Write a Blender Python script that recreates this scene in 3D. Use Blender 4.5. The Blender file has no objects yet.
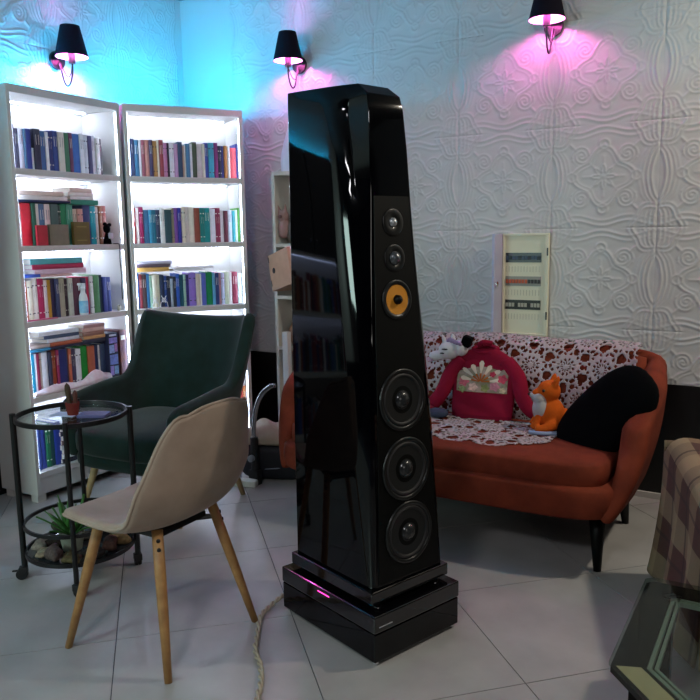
import bpy, bmesh, math, random
import numpy as np
from mathutils import Vector, Matrix
random.seed(7); rs = np.random.RandomState(7)
PI = math.pi
sc = bpy.context.scene
col = sc.collection

# ---------------------------------------------------------------- camera
FPX, PITCH, ROLL, HEAD, CAMH = 750.0, math.atan2(114, 750), 0.015, math.radians(30.6), 1.32
F0 = Vector((-math.sin(HEAD), math.cos(HEAD), 0)); R0 = Vector((math.cos(HEAD), math.sin(HEAD), 0))
Fw = F0*math.cos(PITCH) - Vector((0, 0, 1))*math.sin(PITCH)
U0 = R0.cross(Fw)
Rv = R0*math.cos(ROLL) - U0*math.sin(ROLL); Uv = R0*math.sin(ROLL) + U0*math.cos(ROLL)
cd = bpy.data.cameras.new('camera'); cam = bpy.data.objects.new('camera', cd); col.objects.link(cam)
cd.sensor_width = 36; cd.sensor_fit = 'HORIZONTAL'; cd.lens = 36*FPX/700; cd.clip_start = 0.02
m = Matrix.Identity(4)
for i in range(3):
    m[i][0] = Rv[i]; m[i][1] = Uv[i]; m[i][2] = -Fw[i]
m[0][3], m[1][3], m[2][3] = 0, 0, CAMH
cam.matrix_world = m
sc.camera = cam

# ---------------------------------------------------------------- world, exposure
w = bpy.data.worlds.new('world'); sc.world = w; w.use_nodes = True
w.node_tree.nodes['Background'].inputs[0].default_value = (0.55, 0.65, 0.8, 1)
w.node_tree.nodes['Background'].inputs[1].default_value = 0.2
sc.view_settings.view_transform = 'Standard'; sc.view_settings.look = 'None'
sc.view_settings.exposure = 0.7; sc.view_settings.gamma = 1.0
sc.view_settings.use_curve_mapping = False

# ---------------------------------------------------------------- lights
STRIP_WHITE = 14.0
STRIP_BACK = 27.0      # strips under the shelves      # LED strips inside the bookcases
STRIP_CYAN = 260.0       # LED strip on top of the bookcases
BULB_PINK = 260.0
def area(name, loc, target, size, power, color, sy=None):
    l = bpy.data.lights.new(name, 'AREA'); l.energy = power; l.color = color
    l.shape = 'RECTANGLE'; l.size = size; l.size_y = sy or size
    o = bpy.data.objects.new(name, l); col.objects.link(o); o.location = loc
    o.rotation_euler = (Vector(target) - Vector(loc)).to_track_quat('-Z', 'Y').to_euler()
    return o
area('ceiling_light_warm', (0.7, 3.3, 2.72), (0.1, 2.9, 0.0), 0.14, 19, (1.0, 0.90, 0.74))
area('ceiling_light_cool', (-0.6, -0.6, 2.78), (-1.2, 1.6, 0.0), 0.45, 20, (0.97, 0.97, 1.0))
area('side_window_light', (2.6, -0.8, 1.9), (-1.2, 3.2, 1.0), 1.0, 11, (1.0, 0.96, 0.90))
area('left_fill_light', (-2.75, -1.2, 1.6), (-3.3, 2.3, 1.2), 0.8, 22, (0.72, 1.0, 0.93))  # added fill from the left, brightens the left bookcase's outer side

# ---------------------------------------------------------------- mesh helper
def rotz(a): return Matrix.Rotation(a, 4, 'Z')
class G:
    def __init__(s): s.v = []; s.f = []
    def add(s, vs, fs, M=None):
        b = len(s.v)
        s.v += [tuple(M @ Vector(p)) if M is not None else tuple(p) for p in vs]
        s.f += [tuple(b+i for i in f) for f in fs]; return s
    def box(s, x0, y0, z0, x1, y1, z1, M=None):
        vs = [(x0,y0,z0),(x1,y0,z0),(x1,y1,z0),(x0,y1,z0),(x0,y0,z1),(x1,y0,z1),(x1,y1,z1),(x0,y1,z1)]
        return s.add(vs, [(0,3,2,1),(4,5,6,7),(0,1,5,4),(1,2,6,5),(2,3,7,6),(3,0,4,7)], M)
    def tube(s, pts, r, n=10, closed=False, M=None, sx=1.0):
        pts = [Vector(p) for p in pts]; N = len(pts)
        rr = list(r) if hasattr(r, '__len__') else [r]*N
        vs = []; up = None
        for i, p in enumerate(pts):
            a = pts[(i-1) % N] if (closed or i) else p; b = pts[(i+1) % N] if (closed or i < N-1) else p
            t = (b-a).normalized()
            if up is None: up = Vector((0, 0, 1)) if abs(t.z) < .9 else Vector((1, 0, 0))
            x = t.cross(up).normalized(); y = x.cross(t).normalized(); up = y
            for k in range(n):
                c = 2*PI*k/n; vs.append(p + x*math.cos(c)*rr[i]*sx + y*math.sin(c)*rr[i])
        fs = []
        for i in range(N if closed else N-1):
            j = (i+1) % N
            for k in range(n): fs.append((i*n+k, i*n+(k+1) % n, j*n+(k+1) % n, j*n+k))
        if not closed: fs += [tuple(range(n-1, -1, -1)), tuple((N-1)*n+k for k in range(n))]
        return s.add(vs, fs, M)
    def lathe(s, prof, n=24, M=None, closed=False, cap=True):
        vs = []; P = len(prof)
        for r, z in prof:
            for k in range(n): vs.append((r*math.cos(2*PI*k/n), r*math.sin(2*PI*k/n), z))
        fs = []
        for i in range(P if closed else P-1):
            j = (i+1) % P
            for k in range(n): fs.append((i*n+k, i*n+(k+1) % n, j*n+(k+1) % n, j*n+k))
        if cap and not closed: fs += [tuple(range(n-1, -1, -1)), tuple((P-1)*n+k for k in range(n))]
        return s.add(vs, fs, M)
    def ell(s, c, r, nu=16, nv=10, M=None, p=1.0):
        prof = []
        vs = []; fs = []
        sg = lambda x: (abs(x)**p)*(1 if x >= 0 else -1)
        for i in range(1, nv):
            a = PI*i/nv
            for k in range(nu):
                b = 2*PI*k/nu
                vs.append((c[0]+r[0]*sg(math.sin(a))*sg(math.cos(b)), c[1]+r[1]*sg(math.sin(a))*sg(math.sin(b)), c[2]+r[2]*sg(math.cos(a))))
        t = len(vs); vs += [(c[0], c[1], c[2]+r[2]), (c[0], c[1], c[2]-r[2])]
        for i in range(nv-2):
            for k in range(nu): fs.append((i*nu+k, (i+1)*nu+k, (i+1)*nu+(k+1) % nu, i*nu+(k+1) % nu))
        for k in range(nu):
            fs.append((t, k, (k+1) % nu)); fs.append((t+1, (nv-2)*nu+(k+1) % nu, (nv-2)*nu+k))
        return s.add(vs, fs, M)
    def prism(s, poly, z0, z1, M=None):
        n = len(poly); vs = [(x, y, z0) for x, y in poly] + [(x, y, z1) for x, y in poly]
        return s.add(vs, [tuple(range(n-1, -1, -1)), tuple(range(n, 2*n))] + [(i, (i+1) % n, n+(i+1) % n, n+i) for i in range(n)], M)
    def grid(s, fn, nu, nv, M=None):
        vs = [fn(i/(nu-1), j/(nv-1)) for j in range(nv) for i in range(nu)]
        fs = [(j*nu+i, j*nu+i+1, (j+1)*nu+i+1, (j+1)*nu+i) for j in range(nv-1) for i in range(nu-1)]
        return s.add(vs, fs, M)
    def shell(s, fn, nu, nv, thick, M=None):
        """surface fn(u,v) thickened both ways, rounded rim"""
        P = np.array([[fn(i/(nu-1), j/(nv-1)) for i in range(nu)] for j in range(nv)], float)
        du = np.gradient(P, axis=1); dv = np.gradient(P, axis=0)
        N = np.cross(du, dv); N /= np.linalg.norm(N, axis=2, keepdims=True)+1e-9
        T = thick if not callable(thick) else np.array([[[thick(i/(nu-1), j/(nv-1))] for i in range(nu)] for j in range(nv)])
        A = (P+N*T/2).reshape(-1, 3); B = (P-N*T/2).reshape(-1, 3); b = len(A)
        vs = [tuple(p) for p in A]+[tuple(p) for p in B]
        fs = []
        for j in range(nv-1):
            for i in range(nu-1):
                q = (j*nu+i, j*nu+i+1, (j+1)*nu+i+1, (j+1)*nu+i)
                fs.append(q); fs.append(tuple(b+k for k in reversed(q)))
        rim = [i for i in range(nu)] + [j*nu+nu-1 for j in range(1, nv)] + [(nv-1)*nu+i for i in range(nu-2, -1, -1)] + [j*nu for j in range(nv-2, 0, -1)]
        R = len(rim); mid = []
        dirs = {}
        for k in rim:
            j, i = divmod(k, nu); d = np.zeros(3)
            if i == 0: d -= du[j, i]/np.linalg.norm(du[j, i])
            if i == nu-1: d += du[j, i]/np.linalg.norm(du[j, i])
            if j == 0: d -= dv[j, i]/(np.linalg.norm(dv[j, i])+1e-9)
            if j == nv-1: d += dv[j, i]/(np.linalg.norm(dv[j, i])+1e-9)
            d /= np.linalg.norm(d)+1e-9
            t = T if not hasattr(T, 'shape') else T[j, i, 0]
            vs.append(tuple(P[j, i]+d*t*0.42)); mid.append(2*b+len(mid))
        for k in range(R):
            n = (k+1) % R
            fs.append((rim[n], rim[k], mid[k], mid[n])); fs.append((mid[n], mid[k], b+rim[k], b+rim[n]))
        return s.add(vs, fs, M)
    def mesh(s, name, smooth=False, fix=True):
        me = bpy.data.meshes.new(name); me.from_pydata(s.v, [], s.f); me.update()
        if fix:
            bm = bmesh.new(); bm.from_mesh(me); bmesh.ops.recalc_face_normals(bm, faces=bm.faces); bm.to_mesh(me); bm.free()
        if smooth:
            for p in me.polygons: p.use_smooth = True
        return me
    def build(s, name, mat, parent=None, smooth=False, bevel=0, seg=2, sub=0, auto=None, loc=None, rz=0):
        me = s.mesh(name, smooth); me.materials.append(mat)
        o = bpy.data.objects.new(name, me); col.objects.link(o)
        if parent is not None: o.parent = parent
        if loc is not None: o.location = loc
        if rz: o.rotation_euler = (0, 0, rz)
        if bevel:
            b = o.modifiers.new('bevel', 'BEVEL'); b.width = bevel; b.segments = seg; b.limit_method = 'ANGLE'; b.angle_limit = math.radians(35)
        if sub:
            b = o.modifiers.new('sub', 'SUBSURF'); b.levels = sub; b.render_levels = sub
        if auto is not None:
            for p in me.polygons: p.use_smooth = True
            me.set_sharp_from_angle(angle=math.radians(auto))
        return o

def tag(o, label=None, cat=None, group=None, kind=None):
    if label: o['label'] = label
    if cat: o['category'] = cat
    if group: o['group'] = group
    if kind: o['kind'] = kind
    return o
def empty(name, loc, rz=0, label=None, cat=None, group=None, kind=None):
    o = bpy.data.objects.new(name, None); col.objects.link(o); o.empty_display_size = .1
    o.location = loc; o.rotation_euler = (0, 0, rz)
    return tag(o, label, cat, group, kind)
def copy_obj(o, parent=None):
    c = o.copy(); col.objects.link(c); c.parent = parent; return c

# ---------------------------------------------------------------- materials
def lin(h):
    if isinstance(h, str):
        c = [int(h[i:i+2], 16)/255 for i in (0, 2, 4)]
        return tuple(x/12.92 if x <= .04045 else ((x+.055)/1.055)**2.4 for x in c) + (1,)
    return tuple(h)+(1,)
MC = {}
def mat(name, color, rough=.6, metal=0, noise=0, scale=40, bump=0, bscale=200, coat=0, sheen=0, spec=.5, emit=None, es=0, c2=None):
    if name in MC: return MC[name]
    m = bpy.data.materials.new(name); m.use_nodes = True; nt = m.node_tree; b = nt.nodes['Principled BSDF']
    b.inputs['Base Color'].default_value = lin(color); b.inputs['Roughness'].default_value = rough
    b.inputs['Metallic'].default_value = metal; b.inputs['Coat Weight'].default_value = coat
    b.inputs['Sheen Weight'].default_value = sheen; b.inputs['Specular IOR Level'].default_value = spec if rough < .8 else min(spec, .15)
    b.inputs['Coat Roughness'].default_value = .03
    if noise or c2 or bump:
        tc = nt.nodes.new('ShaderNodeTexCoord')
        if noise or c2:
            n = nt.nodes.new('ShaderNodeTexNoise'); n.inputs['Scale'].default_value = scale; n.inputs['Detail'].default_value = 5
            nt.links.new(tc.outputs['Object'], n.inputs['Vector'])
            r = nt.nodes.new('ShaderNodeValToRGB')
            c = lin(color)
            r.color_ramp.elements[0].position = .3; r.color_ramp.elements[1].position = .7
            r.color_ramp.elements[0].color = lin(c2) if c2 else tuple(x*(1-noise) for x in c[:3])+(1,)
            r.color_ramp.elements[1].color = c if c2 else tuple(min(1, x*(1+noise)) for x in c[:3])+(1,)
            nt.links.new(n.outputs['Fac'], r.inputs[0]); nt.links.new(r.outputs[0], b.inputs['Base Color'])
        if bump:
            n2 = nt.nodes.new('ShaderNodeTexNoise'); n2.inputs['Scale'].default_value = bscale; n2.inputs['Detail'].default_value = 3
            nt.links.new(tc.outputs['Object'], n2.inputs['Vector'])
            bp = nt.nodes.new('ShaderNodeBump'); bp.inputs['Strength'].default_value = bump; bp.inputs['Distance'].default_value = .002
            nt.links.new(n2.outputs['Fac'], bp.inputs['Height']); nt.links.new(bp.outputs[0], b.inputs['Normal'])
    if emit:
        b.inputs['Emission Color'].default_value = lin(emit); b.inputs['Emission Strength'].default_value = es
    MC[name] = m; return m
def glass_mat(name, tint, rough=.02, gloss=.9):
    m = bpy.data.materials.new(name); m.use_nodes = True; nt = m.node_tree; nt.nodes.remove(nt.nodes['Principled BSDF'])
    out = nt.nodes['Material Output']
    t = nt.nodes.new('ShaderNodeBsdfTransparent'); t.inputs[0].default_value = tuple(tint)+(1,)
    g = nt.nodes.new('ShaderNodeBsdfGlossy'); g.inputs['Roughness'].default_value = rough; g.inputs[0].default_value = (gloss, gloss, gloss, 1)
    lw = nt.nodes.new('ShaderNodeLayerWeight'); lw.inputs[0].default_value = .5
    pw = nt.nodes.new('ShaderNodeMath'); pw.operation = 'POWER'; pw.inputs[1].default_value = 5.0; nt.links.new(lw.outputs['Facing'], pw.inputs[0])
    fr = nt.nodes.new('ShaderNodeMath'); fr.operation = 'MULTIPLY_ADD'; fr.inputs[1].default_value = .5; fr.inputs[2].default_value = .03; nt.links.new(pw.outputs[0], fr.inputs[0])
    mx = nt.nodes.new('ShaderNodeMixShader')
    nt.links.new(fr.outputs[0], mx.inputs[0]); nt.links.new(t.outputs[0], mx.inputs[1]); nt.links.new(g.outputs[0], mx.inputs[2]); nt.links.new(mx.outputs[0], out.inputs[0])
    MC[name] = m; return m

M_wall = mat('embossed_plaster', 'c4c4c2', .42, bump=.15, bscale=60)
M_ceil = mat('ceiling_paint', '8c8c8c', .8, noise=.03)
M_wain = mat('black_wainscot', '08090c', .35, bump=.1, bscale=90)
M_white = mat('white_laminate', 'cccac6', .45, noise=.02, scale=8)
M_tile = mat('floor_tile', 'aaa8a6', .30, c2='989694', scale=5, bump=.05, bscale=30)
M_grout = mat('grout', '55585f', .9, noise=.1)
M_black = mat('black_metal', '07080a', .38, bump=.1)
M_gloss = mat('piano_black_lacquer', '020204', .05, spec=.34)
M_satin = mat('satin_black', '050606', .45, spec=.18)
M_rubber = mat('black_rubber', '101013', .6)
M_chrome = mat('chrome', 'd8d8dc', .15, metal=1)
M_wood = mat('beech_wood', 'b08450', .5, noise=.2, scale=30, c2='946a40')
M_green = mat('dark_green_velvet', '1c2f2a', .85, c2='17261f', scale=14, bump=.3, bscale=500, sheen=.15)
M_beige = mat('beige_grey_velvet', 'ab9786', .85, c2='988474', scale=9, bump=.3, bscale=500, sheen=.15)
M_rust = mat('rust_orange_velvet', '7c3622', .85, c2='60281a', scale=10, bump=.3, bscale=400, spec=.15)
M_dark = mat('black_fabric', '030406', .95, bump=.4, bscale=300, spec=.08)
M_ledb = mat('led_under_shelf', 'ffffff', .5, emit=(.66, .76, 1.0), es=STRIP_BACK)
M_led = mat('led_white', 'ffffff', .5, emit=(.62, .76, 1.0), es=STRIP_WHITE)
M_cyan = mat('led_cyan', 'ffffff', .5, emit=(.0, .50, 1.0), es=STRIP_CYAN)
M_bulb = mat('pink_bulb', 'ffffff', .5, emit=(1.0, .13, .62), es=BULB_PINK)

# ---------------------------------------------------------------- setting
XL, YB, XR, YF, ZC = -3.54, 3.885, 3.2, -3.0, 2.84
fl = G().box(XL-.1, YF-.1, -.1, XR+.1, YB+.1, -.0035).build('floor', M_grout); tag(fl, kind='structure')
S, cx0, cy0 = .595, -.19, 1.86         # diagonal tiles
def clip(poly, a, b, c):               # keep a*x+b*y<=c
    out = []
    for i in range(len(poly)):
        p, q = poly[i], poly[(i+1) % len(poly)]; dp = a*p[0]+b*p[1]-c; dq = a*q[0]+b*q[1]-c
        if dp <= 0: out.append(p)
        if dp*dq < 0: t = dp/(dp-dq); out.append((p[0]+(q[0]-p[0])*t, p[1]+(q[1]-p[1])*t))
    return out
r2 = math.sqrt(.5); g = .0016
full = None
for i in range(-14, 14):
    for j in range(-14, 14):
        sq = []
        for (a, b) in ((g, g), (S-g, g), (S-g, S-g), (g, S-g)):
            s_, t_ = cx0+i*S+a, cy0+j*S+b; sq.append(((s_-t_)*r2, (s_+t_)*r2))
        p = clip(clip(clip(clip(sq, 1, 0, 1.4), -1, 0, -XL), 0, 1, YB), 0, -1, .6)
        if len(p) < 3: continue
        ar = sum(p[k][0]*p[(k+1) % len(p)][1]-p[(k+1) % len(p)][0]*p[k][1] for k in range(len(p)))/2
        if abs(ar) < .002: continue
        G().prism(p, -.0034, 0).build('tile', M_tile, fl)
# relief panel
def dseg(a, b, fn): return None
def relief(x, y):
    """x,y in -1..1, returns 0..1 relief of an ornamental plaster panel"""
    h = np.zeros_like(x)
    def ridge(d, w_, a=1.0):
        nonlocal h; h = np.maximum(h, a*np.exp(-(d/w_)**2))
    ax, ay = np.abs(x), np.abs(y)
    r = np.hypot(x, y); th = np.arctan2(y, x)
    for off, a in ((.94, .9), (.86, .8), (.78, .6), (.71, .4)):
        ridge(ax-(off-.07*np.cos(PI*y)**2*(ay < .5)+.10*np.exp(-((ay-.55)/.12)**2)), .022, a)
    for off, a in ((.90, .7), (.80, .5)):
        ridge(ay-(off+.05*np.cos(2*PI*x)), .022, a)
    rc = np.hypot(ax-1, ay-1)
    for q, a in ((.22, .6), (.40, .9), (.48, .6)): ridge(rc-q-.03*np.cos(6*np.arctan2(1-ay, 1-ax)), .022, a)
    ridge(r-(.50+.09*np.cos(4*th)), .025, .8); ridge(r-(.42+.09*np.cos(4*th)), .02, .5)
    ridge(r-(.16+.07*np.cos(8*th)), .02, .9); ridge(r, .05, .8)
    for sx, sy in ((0, .62), (.60, 0)):
        d = np.hypot(ax-sx, ay-sy); ridge(d-.09, .02, .8); ridge(d, .03, .6)
    d = np.hypot(ax-.42, ay-.42); a2 = np.arctan2(ay-.42, ax-.42)
    ridge(((d-.035*(a2/PI+1)*1.5) % .09)-.045, .018, .8*1.0) if False else None
    ridge(np.where(d < .2, (d+.05*a2/PI*1.0) % .075-.0375, 1), .016, .7)
    ridge(np.where((r > .18) & (r < .4), np.abs(np.sin(4*th))*r*.25, 1), .014, .5)
    ridge(np.where((ax+ay > 1.05) & (rc > .5), (ax-ay)*.7, 1), .02, .7)
    h = h + .14*np.sin(7*x+3*np.sin(5*y))*np.sin(6*y+2*np.sin(4*x))
    return h
NP = 100; PW, PH, PD = .51, .5, .0052
xx, yy = np.meshgrid(np.linspace(-1, 1, NP), np.linspace(-1, 1, NP)); hh = relief(xx, yy)
edge = np.maximum(np.abs(xx), np.abs(yy)); hh = np.where(edge > .985, -.10, hh)
gp = G(); gp.v = [(xx[j, i]*PW/2, -.004-PD*hh[j, i], yy[j, i]*PH/2) for j in range(NP) for i in range(NP)]
gp.f = [(j*NP+i, j*NP+i+1, (j+1)*NP+i+1, (j+1)*NP+i) for j in range(NP-1) for i in range(NP-1)]
pm = gp.mesh('panel', True, False); pm.materials.append(M_wall)
wb = G().box(XL-.1, YB, -.05, XR+.1, YB+.1, ZC).build('wall_back', M_wall); tag(wb, kind='structure')
wl = G().box(XL-.1, YF, -.05, XL, YB, ZC).build('wall_left', M_wall); tag(wl, kind='structure')
wr = G().box(XR, YF, -.05, XR+.1, YB, ZC).build('wall_right', mat('side_paint', '3c3a3a', .8)); tag(wr, kind='structure')
wf = G().box(XL-.1, YF-.1, -.05, XR+.1, YF, ZC).build('wall_front', mat('side_paint', '3c3a3a', .8)); tag(wf, kind='structure')
ce = G().box(XL-.1, YF-.1, ZC, XR+.1, YB+.1, ZC+.1).build('ceiling', M_ceil); tag(ce, kind='structure')
def put_panel(parent, loc, rz):
    o = bpy.data.objects.new('panel', pm); col.objects.link(o); o.parent = parent; o.location = loc; o.rotation_euler = (0, 0, rz)
for k in range(-5, 6):
    x = -1.09+.51*k+.255
    if x-.2 < XL or x > 1.2: continue
    for z in (.59, 1.09, 1.59, 2.09, 2.59): put_panel(wb, (x, YB, z), 0)
for k in range(0, 5):
    for z in (.59, 1.09, 1.59, 2.09, 2.59): put_panel(wl, (XL, YB-.05-.255-.51*k, z), PI/2)
wn = G().box(XL, YB-.018, 0, XR, YB, .583).build('trim_1', M_wain); tag(wn, kind='structure')
wn = G().box(XL, YF, 0, XL+.018, YB-.018, .583).build('trim_2', M_wain); tag(wn, kind='structure')
bb = G().box(XL+.02, YB-.032, 0, XR, YB-.018, .03).build('baseboard_back', M_white); tag(bb, kind='structure')
# ---------------------------------------------------------------- bookcases
BC = {}
def bookcase(side, loc, ang, W, D, label):
    t = empty('bookcase', loc, ang, label, 'bookcase'); BC[side] = t
    T = .022; H = 2.052
    for x in (0, W-T): G().box(x, 0, .04, x+T, D, H-.04).build('side_panel', M_white, t, bevel=.0015, seg=1)
    G().box(0, -.002, H-.04, W, D, H).build('top_panel', M_white, t, bevel=.0015, seg=1)
    G().box(T, D-.01, .15, W-T, D-.002, H-.04).build('back_panel', M_white, t)
    for z in (1.65, 1.28, .91, .53, .14):
        if z < H-.1: G().box(T, .004, z-.015, W-T, D-.01, z+.015).build('shelf', M_white, t, bevel=.0015, seg=1)
    G().box(T, .012, .04, W-T, .03, .125).build('plinth', M_white, t)
    for x in (.012, W-.062):
        for y in (.02, D-.07): G().box(x, y, 0, x+.05, y+.05, .04).build('foot', M_white, t)
    # vertical LED strips just behind the front edges of both sides
    for x, k in ((T+.0005, 1), (W-T-.0035, 0)):
        g = G()
        for za, zb in () if side == 'W' else ((.16, .51), (.55, .89), (.93, 1.26), (1.30, 1.63), (1.67, 2.0)): g.box(x, .006, za, x+.003, .014, zb)
        if side != 'W': g.build('led_strip', M_led, t)
    for z in (2.012, 1.635, 1.265, .895, .515):
        if side != 'W' or z in (1.265, .895): G().box(.05, D-.075, z-.005, W-.05, D-.060, z).build('shelf_light', M_ledb if side != 'W' else mat('led_dim', 'ffffff', .5, emit=(.5, .62, 1.0), es=9), t)
    g = G().box(.12 if side == 'L' else .03, D-.05, H, W-.03, D-.038, H+.006); g.build('top_led_strip', M_cyan, t)
    if side == 'W':  # unseen dark fronts, added to keep the loudspeaker's upper reflection dark
        for k in range(2): dr_ = G().box(.01+k*W/2, -.018, 1.30, W/2-.01+k*W/2, -.001, 2.05).build('door', mat('added_dark_front', '04050a', .4), t, bevel=.002); G().lathe([(0, 0), (.01, 0), (.012, .02), (0, .022)], 12, Matrix.Translation((W/2-.05+k*.1, -.018, 1.4)) @ Matrix.Rotation(PI/2, 4, 'X')).build('knob', M_chrome, dr_)
    return t
bookcase('L', (-3.22, 2.325, 0), PI/2, .69, .29, 'tall white lit bookcase along the left wall, nearer the frame edge')
bookcase('R', (-3.20, 3.02, 0), math.radians(57), .68, .28, 'tall white lit bookcase standing slantwise across the corner behind the green armchair')

bookcase('W', (-3.22, .35, 0), PI/2, 1.55, .29, 'white bookcase along the left wall outside the frame, mirrored in the loudspeaker')

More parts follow.
